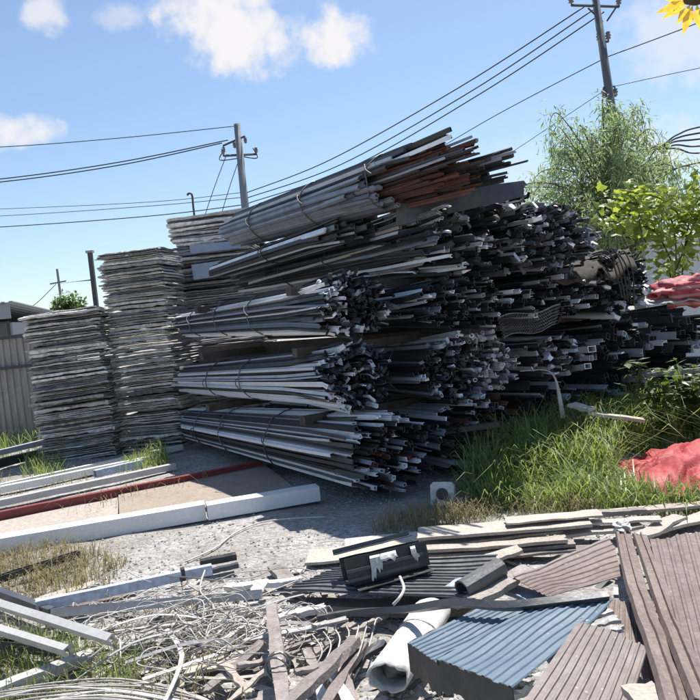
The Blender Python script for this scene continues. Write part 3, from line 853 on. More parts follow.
# white wires
TW = 'white wires in the tangle'
rw = random.Random(77)
for k in range(62):
    px, py = rw.gauss(190, 46), rw.gauss(640, 20)
    px = max(85, min(300, px)); py = max(598, min(684, py))
    c = G(px, py, 0)
    r = rw.uniform(.06, .26)
    ph = rw.uniform(0, 6.28); tl = rw.uniform(-.35, .35)
    turns = rw.choice((.5, .8, 1.1, 1.6))
    pts = []
    n = int(9 * turns) + 4
    for i in range(n):
        a = ph + i / (n - 1) * turns * 6.28
        q = r * (1 + .3 * fbm((i * .5, k, 2)))
        x, y = c.x + q * math.cos(a) * 1.5, c.y + q * math.sin(a) * .9
        pts.append(V((x, y, max(.012, .05 + .09 * rw.random() + tl * q * math.sin(a) + .07 * fbm((i * .6, k, 5))) + height(x, y))))
    mk('white_wire', tube(catmull(pts, 4), rw.choice((.0016, .0022, .003, .004)), 5), M['white_wire'], smooth=True,
       label='loose white wire looping through the tangle left of the wooden post', cat='wire', group=TW)
for k in range(18):
    px, py = rw.uniform(90, 300), rw.uniform(600, 690)
    c = G(px, py, 0); an = rw.gauss(.35, .5); l = rw.uniform(.2, .6)
    d_ = V((math.cos(an), math.sin(an), 0))
    pts = [c - d_ * l + V((0, 0, .03 + .1 * rw.random())), c + V((-d_.y, d_.x, 0)) * rw.uniform(-.1, .1) + V((0, 0, .08 + .08 * rw.random())), c + d_ * l + V((0, 0, .03 + .08 * rw.random()))]
    mk('metal_strip', sweep(section('flat', rw.uniform(.012, .03), .01, .0015), catmull(pts, 4), rw.uniform(-.5, .5), twist=rw.uniform(-.8, .8)), M['strip' if k % 3 else 'white_wire'],
       label='thin bent pale strip lying among the white wire tangle', cat='metal strip', group='bent strips in the tangle')
for k in range(17):
    o = k * 1.9
    pts = [G(-25 + rw.uniform(-5, 5), 694 + o + rw.uniform(-3, 3), .03 + .004 * k), G(45, 684 + o + rw.uniform(-5, 4), .08 + .003 * k), G(110, 681 + o + rw.uniform(-4, 4), .09 + .003 * k), G(160, 684 + o * 1.1 + rw.uniform(-3, 3), .08),
           G(205, 697 + o + rw.uniform(-4, 4), .05), G(225, 712 + o, .03)]
    mk('white_cable', tube(catmull(pts, 6), .0045, 6), M['white_wire'], smooth=True,
       label='pale cable strand in the flat hank in the nearest grass', cat='cable', group='cable strands of the hank')
pts = [G(x, y, .015) for x, y in ((185, 562), (215, 548), (235, 533), (262, 522), (300, 518), (325, 517))]
mk('white_wire', tube(catmull(pts, 6), .006, 6), M['white_wire'], smooth=True, label='single white wire curving over the gravel to the lowest bundle', cat='wire')
pts = [G(x, y, z) for x, y, z in ((205, 570, .13), (200, 590, .15), (212, 604, .14), (216, 618, .1))]
mk('white_wire', tube(catmull(pts, 6), .006, 6), M['white_wire'], smooth=True, label='white wire hanging over the tip of the strapped pale blue beam', cat='wire')

# ------------------------------------------------------------------ foreground right: boards
def plank(p, q, z1, z2, w, th, m, label, seed, name='loose_board', cat='board', roll=0., bow=.012, group=None):
    return mk(name, board(G(*p, z1), G(*q, z2), w, th, seed, bow, roll), M[m], label=label, cat=cat, group=group)
plank((308, 556), (432, 542), .05, .07, .27, .018, 'plywood', 'tan plywood board under the dark broken trunking', 101)
plank((345, 544), (590, 514), .05, .09, .2, .02, 'plywood', 'broad pale board lying behind the dark broken trunking', 102)
plank((418, 533), (588, 519), .15, .16, .24, .02, 'plywood', 'broadest pale board on top of the board heap', 103)
plank((425, 548), (566, 538), .12, .13, .10, .02, 'plywood', 'narrow pale board in front of the broadest board', 104)
plank((420, 553), (575, 542), .08, .10, .10, .02, 'greywood', 'dark grey board under the narrow pale board', 105)
plank((540, 518), (720, 501), .06, .10, .11, .02, 'plywood', 'long pale board stretching along the edge of the grass', 106)
plank((560, 532), (640, 522), .1, .12, .16, .02, 'plywood', 'short pale board under the tips of the long brown strips', 107)
plank((580, 512), (645, 508), .12, .13, .07, .03, 'greywood', 'dark weathered slat on the long pale board', 108)
plank((640, 535), (680, 514), .12, .1, .1, .02, 'plywood', 'small pale board tilted beside the right brown sheet', 109)
plank((655, 528), (720, 510), .08, .08, .14, .02, 'plywood', 'wide pale board behind the right brown sheet', 110)
plank((478, 560), (520, 548), .08, .12, .12, .02, 'plywood', 'pale triangular looking board end beside the small brown sheet', 111)
plank((470, 600), (528, 566), .2, .24, .10, .03, 'greywood', 'grey weathered plank leaning towards the small brown sheet', 112)
plank((452, 602), (505, 573), .17, .2, .08, .03, 'greywood', 'second grey weathered plank beside the dark corrugated sheet', 113)
plank((490, 580), (545, 600), .14, .18, .1, .02, 'bluegrey', 'blue grey offcut under the small brown sheet', 114)

plank((400, 546), (560, 527), .10, .12, .12, .015, 'plywood', 'thin pale board wedged under the broadest board', 115)
plank((470, 556), (610, 545), .07, .08, .10, .015, 'greywood', 'grey board running in under the small brown sheet', 116)
plank((505, 520), (600, 512), .19, .19, .14, .012, 'plywood', 'thin pale sheet scrap lying over the broadest board', 117)
plank((590, 522), (660, 517), .14, .15, .08, .015, 'plywood', 'pale splinter board behind the heads of the long bent strips', 118)
plank((425, 606), (470, 580), .16, .2, .14, .02, 'bluegrey', 'flat blue grey offcut between the white roll and the dark pipe', 119)
rx = random.Random(55)
for k in range(16):
    px, py = rx.uniform(225, 400), rx.uniform(612, 695)
    an = rx.gauss(-.9, .7) if k % 2 else rx.gauss(.5, .4)
    l = rx.uniform(.08, .22)
    c_ = G(px, py, rx.uniform(.05, .13)); d_ = V((math.cos(an), math.sin(an), rx.gauss(0, .15))) * l
    mk('wood_slat', board(c_ - d_, c_ + d_, rx.uniform(.018, .045), rx.uniform(.008, .02), seed=300 + k, bow=.01), M['greywood' if k % 3 else 'plywood'],
       label='short weathered slat lying among the wires and battens', cat='slat', group='short slats among the battens')
# dark corrugated sheet
c = [G(282, 592, .14), G(360, 601, .14), G(500, 556, .17), G(350, 563, .14)]
c = [G(352, 562, .15), G(497, 556, .18), G(478, 600, .2), G(280, 592, .12)]
mk('dark_sheet', corrugated([c[3], c[0], c[1], c[2]], 12, .009, .003, seed=4, sag=.03, curl=.01), M['charcoal'], label='charcoal corrugated sheet lying under the dark broken trunking', cat='metal sheet')
mk('support_board', board(G(300, 602, .06), G(480, 604, .08), .12, .05, seed=9), M['greywood'], label='grey wood bearer under the charcoal corrugated sheet', cat='board')
# broken trunking
tr = thing('broken_trunking', 'short dark broken trunking with torn white tape, on the charcoal sheet', 'trunking', G(383, 575, .17))
a, b = G(344, 571, .24), G(424, 552, .26)
mk('channel_body', sweep(section('chan', .15, .13, .008), straight(a, b, 5, .004, 3), .25), M['black'], tr)
mk('top_flange', sweep(section('ell', .07, .03, .005), straight(a + V((-.05, .10, .075)), b + V((-.06, .10, .085)), 5, .006, 5), .3), M['charcoal'], tr)
for k, hz in enumerate((-.03, .02)):
    mk('trunking_rib', sweep(section('solid', .012, .016, .01), straight(a + V((.02, -.083, hz)), b + V((-.01, -.083, hz)), 5, .003, 11 + k), .25), M['charcoal'], tr)
mk('front_lip', sweep(section('ell', .10, .035, .005), straight(a + V((.06, -.10, -.055)), b + V((.02, -.09, -.05)), 5, .004, 7), .1), M['black'], tr)
for k, (s0, s1, l) in enumerate(((.28, .42, .10), (.40, .60, .035), (.78, .84, .07))):
    P = []
    for i in range(9):
        f = s0 + (s1 - s0) * i / 8
        p = a.lerp(b, f) + V((.02 + .01 * fbm((i, k, 1)), -.085, .062))
        e = l * (.6 + .7 * fbm((i * .6, k * 3, 2)) + (.5 if k == 0 and i < 4 else 0))
        P.append([p + V((0, .05 + .02 * fbm((i, k, 4)), .012)), p + V((0, 0, .004)), p + V((.004, -.012, -e * .5)), p + V((.01 * k, -.014, -e))])
    mk('tape', slab(P, .002), M['white_pvc'], tr)
# curved white hose beside it
pts = [G(x, y, z) for x, y, z in ((393, 605, .2), (400, 597, .23), (404, 588, .24), (400, 577, .22))]
mk('white_wire', tube(catmull(pts, 6), .008, 7), M['white_wire'], smooth=True, label='thick white hose end bending over the charcoal sheet edge', cat='wire')

# white roll
def roll_mesh(a, b, r):
    n, m = 26, 14
    ax = (b - a); t = ax.normalized(); s = t.cross(V((0, 0, 1))).normalized(); u = s.cross(t)
    P = []
    for i in range(n + 3):
        an = 6.283 * i / n + 2.6
        row = []
        for j in range(m + 1):
            f = j / m
            q = r * (1 - .03 * i / n) * (1 + .07 * fbm((math.cos(an) * 1.5, math.sin(an) * 1.5, f * 3), 3))
            e = (.05 * fbm((math.cos(an) * 3, math.sin(an) * 3, 8), 3)) if j == 0 else 0
            row.append(a + ax * (f + e) + s * q * math.cos(an) + u * q * math.sin(an) * .66)
        P.append(row)
    vs, fs = [], []
    for i, row in enumerate(P):
        vs += row
    k = m + 1
    for i in range(n + 2):
        for j in range(m):
            fs.append((i * k + j, (i + 1) * k + j, (i + 1) * k + j + 1, i * k + j + 1))
    return vs, fs
ra, rb = G(388, 678, .13), G(433, 610, .14)
ro = thing('white_roll', 'dirty white rolled sheet with a torn hollow end, beside the blue roof sheets', 'roll', G(405, 650, 0))
o = mk('roll_sheet', roll_mesh(ra, rb, .085), M['white_pvc'], ro, smooth=True)
md = o.modifiers.new('thickness', 'SOLIDIFY'); md.thickness = .008
mk('dark_blob', blob(ra.lerp(rb, .15), .055, .05, .04, 20, 12, .5, 4), M['charcoal'], ro, smooth=True)  # dark blob set inside the hollow near end
p = ra.lerp(rb, .62)
tv = (rb - ra).normalized(); ts = tv.cross(V((0, 0, 1))).normalized(); tu = ts.cross(tv)
mk('band', tube([p + ts * .091 * math.cos(a_ * .3) + tu * .062 * math.sin(a_ * .3) for a_ in range(21)], .006, 6, closed=True), M['strip'], ro, smooth=True)

# blue roof sheets with folded dark skirts
def roof_sheet(name, label, cpx, ribs, m, skirt, seed, sk_h=.14, **kw):
    sk_h0 = sk_h
    c = [G(*x) for x in cpx]
    t = thing(name, label, 'roof sheet', (c[0] + c[1] + c[2] + c[3]) / 4 - V((0, 0, .03)))
    mk('profiled_panel', corrugated(c, ribs, seed=seed, **kw), M[m], t)
    for e in skirt:
        i, j = e[:2]
        sk_h = e[2] if len(e) > 2 else sk_h0
        a, b = c[i], c[j]
        n = 10
        P = [[a.lerp(b, k / n) + V((0, 0, -.002 + .004 * (k % 2))), a.lerp(b, k / n) + V((0, -.01, -sk_h * (.85 + .25 * fbm((k * .6, seed, 3)))))] for k in range(n + 1)]
        mk('fold_and_lap_shade', slab(P, .005), M['black'], t)
    return t
roof_sheet('blue_roof_sheet', 'blue profiled roof sheet with a dark folded front edge, upper and left of the pair', [(408, 643, .34), (438, 664, .36), (556, 604, .38), (478, 608, .36)], 8, 'blue', [(0, 1), (3, 0)], 1, sk_h=.13, sag=.02, rag=.002)
roof_sheet('blue_roof_sheet', 'larger blue profiled roof sheet with torn front corner, lapping the other blue one', [(437, 659, .385), (512, 688, .415), (613, 600, .425), (541, 601, .41)], 9, 'blue', [(0, 1), (3, 0, .022)], 2, sk_h=.125, sag=.02, rag=.004)  # short black lip stands in for the shadow line where the sheets lap
# brown sheets
roof_sheet('brown_roof_sheet', 'small brown profiled sheet lying slanted on the boards behind the blue sheets', [(552, 600, .25), (514, 579, .22), (611, 541, .28), (628, 578, .28)], 9, 'brown', [], 3, sag=.035, curl=.02)
roof_sheet('brown_roof_sheet', 'brown profiled sheet at the bottom, partly under the pale board end', [(508, 724, .40), (622, 730, .36), (648, 649, .40), (577, 623, .44)], 10, 'brown', [], 5, sag=.02)
roof_sheet('brown_roof_sheet', 'grey brown ribbed sheet under the long bent strips', [(595, 655, .28), (668, 690, .26), (650, 605, .30), (606, 595, .30)], 9, 'brown', [], 6, sag=.03)
roof_sheet('brown_roof_sheet', 'big brown sheet with fine white specks beside the long bent strips', [(690, 705, .40), (790, 700, .42), (735, 525, .30), (650, 540, .34)], 9, 'brown', [], 8, sag=.03, nt=18)
# long bent strips
def bent_strip(label, px, w, seed, m='brown'):
    pts = catmull([G(*p) for p in px], 5)
    a = w / 2
    prof = [[(-a, -.012), (-a * .9, 0), (-a * .35, .004), (-a * .28, .016), (-a * .05, .018), (0, .004), (a * .45, .002), (a * .52, .014), (a * .85, .014), (a, -.012), (a * .97, -.016), (a * .8, .009), (a * .5, .009), (a * .4, -.003), (-a * .05, -.001), (-a * .1, .012), (-a * .25, .01), (-a * .4, -.002), (-a * .9, -.005), (-a * .97, -.016)]]
    return mk('bent_strip', sweep(prof, [p + V((0, 0, .012 * fbm((i * .5, seed, 2)))) for i, p in enumerate(pts)], 3.14 - 3.14, twist=.25), M[m], label=label, cat='metal strip')
bent_strip('long bent brown strip, nearest to the small brown sheet, reaching the frame bottom', [(622, 527, .22), (632, 570, .36), (645, 610, .38), (662, 655, .42), (680, 712, .44)], .085, 1)
bent_strip('long kinked brown strip between the other strip and the big brown sheet', [(640, 535, .26), (655, 575, .38), (668, 612, .37), (684, 650, .43), (706, 705, .44)], .075, 2)
plank((636, 683), (668, 716), .42, .42, .10, .025, 'plywood', 'pale board end lying on the lowest brown sheet', 120)
mk('crumpled_scrap', blob(G(622, 527, .27), .045, .04, .025, 14, 9, 1.1, 6), M['white_pvc'], label='small crumpled white scrap at the head of the long bent strips', cat='scrap')
plank((585, 655), (540, 690), .36, .38, .05, .02, 'greywood', 'narrow dark slat between the blue and the lowest brown sheet', 121)
for k, (p, q) in enumerate((((575, 618), (610, 610)), ((580, 624), (618, 618)), ((590, 631), (622, 627)))):
    plank(p, q, .40, .41 + .01 * k, .045, .012, 'strip', 'short torn pale strip wedged above the lowest brown sheet', 122 + k, name='torn_strip', cat='metal strip', group='torn strips above the brown sheet')
mk('white_rag', blob(G(520, 690, .22), .06, .03, .03, 16, 9, 1.0, 9), M['white_pvc'], label='crumpled white rag caught under the torn front corner of the blue sheet', cat='rag')
# black rubber strip
pts = [G(*p) for p in ((318, 618, .12), (360, 612, .16), (410, 609, .26), (455, 603, .40), (505, 606, .42), (555, 602, .43), (608, 597, .43))]
mk('rubber_strip', sweep(section('solid', .035, .03, .01), catmull(pts, 5), twist=1.2), M['charcoal'], label='long twisted dark strip lying over the back edge of the blue sheets', cat='strip')
# grey roll behind
mk('grey_pipe', sweep(section('round', .11, .10, .012), [G(462, 590, .22), G(500, 567, .26)]), M['charcoal'], smooth=False, label='short dark pipe end between the grey planks', cat='pipe')
# wooden posts and slats
po = thing('wooden_post', 'upright looking grey wooden post wrapped with wire, in front of the white tangle', 'wooden post', G(277, 660, 0))
mk('post_timber', board(G(271, 604, .24), G(284, 712, .34), .055, .04, seed=130), M['greywood'], po)
p = G(278, 668, .30)
mk('wire_wrap', join(*[tube([p + V((.045 * math.cos(i * .35), dy + .02 * math.sin(i * .35 + dy * 90), .008 + .045 * math.sin(i * .35))) for i in range(18)], .005, 5, closed=True) for dy in (-.02, 0, .025)]), M['wire'], po)
plank((354, 636), (283, 706), .16, .2, .055, .035, 'greywood', 'grey weathered batten slanting past the wooden post', 131)
plank((364, 642), (322, 706), .10, .12, .045, .03, 'greywood', 'second weathered batten beside the white roll', 132)
plank((327, 664), (356, 712), .10, .12, .045, .015, 'white_paint', 'white slat on the gravel, nearer the white roll', 133)
plank((313, 674), (333, 716), .08, .08, .045, .015, 'white_paint', 'white slat on the gravel, nearer the wooden post', 134)
plank((262, 716), (268, 690), .1, .1, .08, .03, 'greywood', 'grey board stub at the foot of the wooden post', 135)
plank((205, 690), (262, 640), .05, .16, .06, .02, 'greywood', 'grey slat rising out of the white tangle', 136)
plank((225, 585), (300, 578), .06, .07, .06, .03, 'white_paint', 'white slat lying at the edge of the gravel left of the charcoal sheet', 137)
plank((275, 565), (300, 590), .05, .06, .1, .03, 'greywood', 'grey wooden offcut under the left tip of the charcoal sheet', 138)
plank((262, 580), (250, 604), .1, .09, .08, .008, 'white_pvc', 'crumpled white scrap in front of the charcoal sheet', 139)
plank((245, 640), (345, 618), .12, .14, .045, .012, 'strip', 'long pale strip leading from the tangle to the white roll', 140)
plank((258, 622), (325, 604), .09, .12, .05, .03, 'white_pvc', 'white pipe scrap under the charcoal sheet edge', 141)
plank((300, 660), (352, 622), .06, .08, .05, .02, 'greywood', 'short grey slat under the slanting batten', 142)
plank((186, 668), (262, 652), .05, .08, .12, .015, 'plywood', 'pale board scrap under the white tangle', 143)
plank((120, 640), (180, 632), .05, .06, .16, .01, 'strip', 'flat grey sheet scrap under the left part of the tangle', 144)
plank((352, 668), (382, 640), .05, .1, .05, .02, 'steel_dark', 'dark greenish slat close beside the white roll', 145)
for k in range(7):
    x = 300 + k * 9
    pts = [G(x, 690 - k * 2, .03), G(x + 14, 668 - k * 3, .08 + .02 * (k % 3)), G(x + 22, 650 - k * 5, .12), G(x + 10 + k * 3, 632 - k * 2, .1)]
    mk('white_wire', tube(catmull(pts, 5), .004, 5), M['white_wire'], smooth=True, label='white wire curling between the wooden battens and the white roll', cat='wire', group='wires by the battens')

# white drum bracket
br = thing('hub_bracket', 'white square bracket with a dark round hole, at the foot of the pile', 'bracket', G(443, 503, 0))
p = G(442, 494, .09)
n_ = 20
vs, fs = [], []
fwd = V((-.35, -.9, .25)).normalized(); sx = fwd.cross(V((0, 0, 1))).normalized(); uy = sx.cross(fwd)
for lay, off_ in ((0, 0), (1, .06)):
    for i in range(n_):
        a_ = 2 * math.pi * i / n_
        cx_, sy_ = math.cos(a_), math.sin(a_)
        k = .10 / max(abs(cx_), abs(sy_))
        k = min(k, .125)
        vs.append(p + fwd * -off_ + sx * cx_ * k + uy * sy_ * k)
        vs.append(p + fwd * -off_ + sx * cx_ * .05 + uy * sy_ * .05)
for i in range(n_):
    j = (i + 1) % n_
    o0, i0, o1, i1 = 2 * i, 2 * i + 1, 2 * j, 2 * j + 1
    B = 2 * n_
    fs += [(o0, o1, i1, i0), (B + o1, B + o0, B + i0, B + i1), (o1, o0, B + o0, B + o1), (i0, i1, B + i1, B + i0)]
mk('bracket_plate', (vs, fs), M['white_pvc'], br)
mk('hole_shade_plug', tube([p + fwd * .01, p - fwd * .07], .049, 16), M['black'], br)  # black plug stands in for the shade inside the round hole
mk('bracket_tab', sweep(section('ell', .12, .06, .008), [p + sx * -.2 + V((0, 0, -.06)), p + sx * -.1 + V((0, 0, -.03))]), M['strip'], br)

# small litter
lv = []
rl = random.Random(91)
for k in range(420):
    y = rl.uniform(2.7, 4.6); x = rl.uniform(-.52, .5) * y
    an = rl.uniform(0, 6.28); l = rl.uniform(.015, .07); w = rl.uniform(.006, .022)
    z = height(x, y) + rl.uniform(.004, .02)
    d_ = V((math.cos(an), math.sin(an), rl.uniform(-.2, .2))) * l; e_ = V((-math.sin(an), math.cos(an), rl.uniform(-.3, .3))) * w
    c = V((x, y, z))
    lv.append(slab([[c - d_ - e_, c - d_ + e_], [c + V((0, 0, .006)) - e_, c + V((0, 0, .006)) + e_ * .8], [c + d_ - e_, c + d_ + e_]], .003))
mk('litter', join(*lv), M['litter'], kind='stuff', label='small chips and scraps strewn between the foreground debris', cat='litter', base=False)

# ------------------------------------------------------------------ red tarp
tc4 = [G(606, 462, .06), G(640, 494, .05), G(800, 502, .08), G(770, 428, .1)]
def tarp(s, t):
    a = tc4[0].lerp(tc4[1], s); b = tc4[3].lerp(tc4[2], s)
    p = a.lerp(b, t)
    h = .15 * math.sin(math.pi * min(1, s * 1.05)) * min(1, t * 3) + .03 * fbm((s * 3, t * 3, 1)) - .05 * (1 - min(1, 3.2 * abs(fbm((s * 2.2 + t * 2.5, t * 1.2 - s, 5), 3)))) ** 2 + .025 * (1 - min(1, 3 * abs(fbm((s * 1.4 - t * 3, t * 2, 9), 3)))) ** 2
    return p + V((.02 * fbm((t * 6, s, 1)), .03 * fbm((t * 6, s, 4)), h))
mk('red_tarp', drape(tarp, 70, 110, .005), M['red_tarp'], label='faded red tarp slumped on the grass beside the pile', cat='tarp')

# ------------------------------------------------------------------ grass
def blades(n, place, hmin, hmax, wid, seed, lean=.5):
    rr = random.Random(seed)
    vs, fs = [], []
    for k in range(n):
        p = place(rr)
        if p is None: continue
        x, y, sc_ = p
        z = height(x, y) - .005
        h = rr.uniform(hmin, hmax) * sc_
        a = rr.uniform(0, 6.28); ln = abs(rr.gauss(0, lean)) * h + .1 * h
        d = V((math.cos(a), math.sin(a), 0)); s = V((-d.y, d.x, 0)) * wid * rr.uniform(.6, 1.3) * .5
        b = V((x, y, z))
        p1 = b + V((0, 0, h * .5)) + d * ln * .25
        p2 = b + V((0, 0, h * .85)) + d * ln * .65
        p3 = b + V((0, 0, h * (1 - .25 * min(1.5, ln / h)))) + d * ln * 1.1
        o = len(vs)
        vs += [b - s, b + s, p1 + s * .9, p1 - s * .9, p2 + s * .6, p2 - s * .6, p3]
        fs += [(o, o + 1, o + 2, o + 3), (o + 3, o + 2, o + 4, o + 5), (o + 5, o + 4, o + 6)]
    return vs, fs
def in_poly(x, y, poly):
    c = False
    j = len(poly) - 1
    for i in range(len(poly)):
        xi, yi = poly[i]; xj, yj = poly[j]
        if (yi > y) != (yj > y) and x < (xj - xi) * (y - yi) / (yj - yi) + xi: c = not c
        j = i
    return c
def poly_px(pts): return [(G(a, b).x, G(a, b).y) for a, b in pts]
def placer(poly, dens=None, scale=None):
    x0, x1 = min(p[0] for p in poly), max(p[0] for p in poly); y0, y1 = min(p[1] for p in poly), max(p[1] for p in poly)
    def f(rr):
        x, y = rr.uniform(x0, x1), rr.uniform(y0, y1)
        if not in_poly(x, y, poly) or in_poly(x, y, TARP): return None
        if fbm((x * 1.6, y * 1.6, 11)) < rr.uniform(-.9, .25) - (dens or 0): return None
        return x, y, (scale(x, y) if scale else 1) * (.75 + .5 * (fbm((x * 2, y * 2, 4)) + .5))
    return f
TARP = poly_px([(606, 460), (650, 502), (800, 506), (770, 426)])
right = poly_px([(478, 508), (462, 500), (480, 470), (490, 445), (560, 428), (640, 420), (760, 412), (760, 520), (590, 512)])
gA = blades(26000, placer(right, .5, lambda x, y: .55 + .75 * min(1, max(0, (y - 5.6) / 1.1))), .16, .46, .011, 5, .75)
lf = [placer(poly_px(p), .15) for p in ([(-40, 470), (-40, 425), (36, 424), (46, 452)], [(20, 486), (30, 455), (66, 455), (66, 484)], [(120, 478), (130, 460), (165, 455), (170, 470)])]
gB = blades(5200, lambda rr: lf[0](rr), .2, .5, .011, 6, .6)
gC = blades(1500, lambda rr: lf[1](rr), .12, .3, .009, 7, .6)
gC2 = blades(900, lambda rr: lf[2](rr), .1, .28, .009, 8, .6)
fg = placer(poly_px([(-20, 720), (-20, 640), (60, 632), (150, 660), (120, 720)]), .0)
gD = blades(2600, fg, .05, .16, .005, 9, .6)
mk('grass', join(gA, gB, gC, gC2, gD), M['grass'], kind='stuff', label='tall green grass growing beside the pile and along the fence', cat='grass', base=False)
dry = [placer(poly_px(p), .1) for p in ([(-20, 610), (-20, 560), (60, 548), (130, 560), (100, 600)], [(370, 535), (380, 522), (430, 504), (480, 500), (600, 508), (560, 522), (430, 535)],
                                        [(420, 520), (470, 500), (640, 500), (760, 512), (760, 520), (600, 516)], [(-20, 720), (-20, 620), (120, 600), (260, 610), (240, 720)], [(0, 505), (0, 480), (170, 450), (160, 472)], [(60, 520), (60, 500), (180, 480), (230, 480), (180, 498)])]
nn = (3000, 2600, 2600, 1500, 900, 260)
mk('dry_grass', join(*[blades(n, d_, .04, .17, .006, 20 + k, .9) for k, (n, d_) in enumerate(zip(nn, dry))]), M['straw'], kind='stuff',
   label='short dry straw coloured grass between the boards and beams', cat='dry grass', base=False)

# ------------------------------------------------------------------ plants
def leaf_shape(c, d, up, l, w, lobes=False):
    s = d.cross(up).normalized()
    n = s.cross(d)
    if not lobes:
        vs = [c, c + d * l * .45 + s * w * .5 - n * l * .02, c + d * l * .45 + n * l * .04, c + d * l * .45 - s * w * .5 - n * l * .02, c + d * l - n * l * .08]
        return vs, [(0, 1, 2), (0, 2, 3), (1, 4, 2), (2, 4, 3)]
    ang = [(0, 0), (-.25, .55), (.15, .62), (.35, .42), (.62, .5), (.72, .2), (1.0, 0), (.72, -.2), (.62, -.5), (.35, -.42), (.15, -.62), (-.25, -.55)]
    vs = [c + d * l * .32 + n * l * .05] + [c + d * l * a + s * w * b - n * l * .14 * abs(b) - n * l * .1 * a * a for a, b in ang]
    return vs, [(0, i, i + 1 if i < 12 else 1) for i in range(1, 13)]

# willow
rwi = random.Random(15)
tb = D(612, 250, 13.0); tb.z = 0
wt = thing('willow_tree', 'small light green willow with drooping leaves behind the pile', 'tree', tb)
trunk = [tb, tb + V((.03, 0, 1.2)), tb + V((-.05, .05, 2.4)), tb + V((.02, 0, 4.0))]
tv_ = [tube(catmull(trunk, 5), .11, 8, r2=.05)]
cv, cf = [], []
cen = D(610, 165, 13.0)
for k in range(170):
    a = rwi.uniform(0, 6.28); st = tb + V((0, 0, rwi.uniform(1.7, 3.7)))
    el = rwi.uniform(.1, 1.25); ln = rwi.uniform(.8, 1.8)
    d_ = V((math.cos(a) * math.cos(el) * 1.0, math.sin(a) * math.cos(el), math.sin(el)))
    p1 = st + d_ * ln * .5 + V((0, 0, .1)); p2 = st + d_ * ln
    p3 = p2 + V((d_.x * .35, d_.y * .35, -.12)); p4 = p3 + V((d_.x * .15, d_.y * .15, -rwi.uniform(.3, .7)))
    br_ = catmull([st, p1, p2, p3, p4], 7)
    tv_.append(tube(br_, .018, 4, r2=.003))
    for i, p in enumerate(br_[7:]):
        for q in range(6):
            dd = V((rwi.gauss(0, .6), rwi.gauss(0, .6), rwi.uniform(-1.3, .35))).normalized()
            c = p + V((rwi.gauss(0, .10), rwi.gauss(0, .10), rwi.gauss(0, .10)))
            v_, f_ = leaf_shape(c, dd, V((rwi.gauss(0, .5), rwi.gauss(0, .5), 1)), rwi.uniform(.09, .18), rwi.uniform(.018, .032))
            o = len(cv); cv += v_; cf += [tuple(x + o for x in y) for y in f_]
mk('trunk', join(*tv_), M['bark'], wt, smooth=True)
mk('crown', (cv, cf), M['willow'], wt)

# vine
rv = random.Random(21)
vb = D(668, 290, 9.8); vb.z = 0
vt = thing('squash_vine', 'bright yellow green vine with big lobed leaves climbing beside the white wall', 'vine', vb)
st_, lv_, lf_ = [], [], []
paths = [[(672, 300), (676, 250), (668, 215), (640, 205), (612, 198)], [(680, 300), (686, 240), (695, 205), (712, 190)], [(672, 262), (655, 232), (628, 222), (615, 215)], [(690, 230), (670, 205), (650, 195), (625, 192)],
         [(676, 270), (690, 235), (700, 215), (720, 212)], [(668, 262), (672, 285), (676, 300)], [(640, 205), (640, 225), (646, 243)], [(700, 205), (704, 190), (715, 180)]]
for k, pp in enumerate(paths):
    pts = catmull([D(x, y, 9.8 + rv.uniform(-.3, .3)) for x, y in pp], 8)
    st_.append(tube(pts, .011, 5))
    for i, p in enumerate(pts):
        for q in range(5 if k not in (5, 6) else 2):
            dd = V((rv.gauss(0, 1), rv.gauss(-.3, .7), rv.gauss(-.2, .6))).normalized()
            c = p + V((rv.gauss(0, .17), rv.gauss(0, .16), rv.gauss(0, .11)))
            l = rv.uniform(.05, .14)
            v_, f_ = leaf_shape(c, dd, V((rv.gauss(0, .5), rv.gauss(-.5, .4), .9)), l, l * .95, True)
            o = len(lv_); lv_ += v_; lf_ += [tuple(x + o for x in y) for y in f_]
st_.append(tube([vb, vb + V((0, 0, 1.2)), D(672, 300, 9.8)], .02, 6))
mk('stem', join(*st_), M['weed'], vt, smooth=True)
mk('leaves', (lv_, lf_), M['vine'], vt)

def weed(label, base, hgt, n, l, seed, group=None, mm='weed'):
    rr = random.Random(seed)
    t = thing('broadleaf_weed', label, 'weed', base, group)
    s_, v2, f2 = [], [], []
    for k in range(n):
        a = rr.uniform(0, 6.28); r_ = rr.uniform(.05, .3) * hgt; h = hgt * rr.uniform(.5, 1)
        tip = base + V((r_ * math.cos(a), r_ * math.sin(a), h))
        pts = catmull([base, base + V((r_ * .2 * math.cos(a), r_ * .2 * math.sin(a), h * .5)), tip], 6)
        s_.append(tube(pts, .006, 5, r2=.003))
        for i, p in enumerate(pts[3:]):
            for q in range(2):
                dd = V((rr.gauss(0, 1), rr.gauss(-.2, 1), rr.uniform(-.4, .4))).normalized()
                ll = l * rr.uniform(.5, 1.2)
                v_, f_ = leaf_shape(p, dd, V((0, 0, 1)), ll, ll * .5)
                o = len(v2); v2 += v_; f2 += [tuple(x + o for x in y) for y in f_]
    mk('stem', join(*s_), M['weed'], t, smooth=True)
    mk('leaves', (v2, f2), M[mm], t)
weed('tall weed with a pale leafed top standing in the grass before the pile end', G(664, 447), 1.02, 9, .17, 31)
weed('bushy dark leaved weed filling the grass at the right edge', G(694, 440), .85, 16, .18, 32)
weed('low spreading weed in front of the dark bundles', G(600, 425), .5, 9, .11, 33)

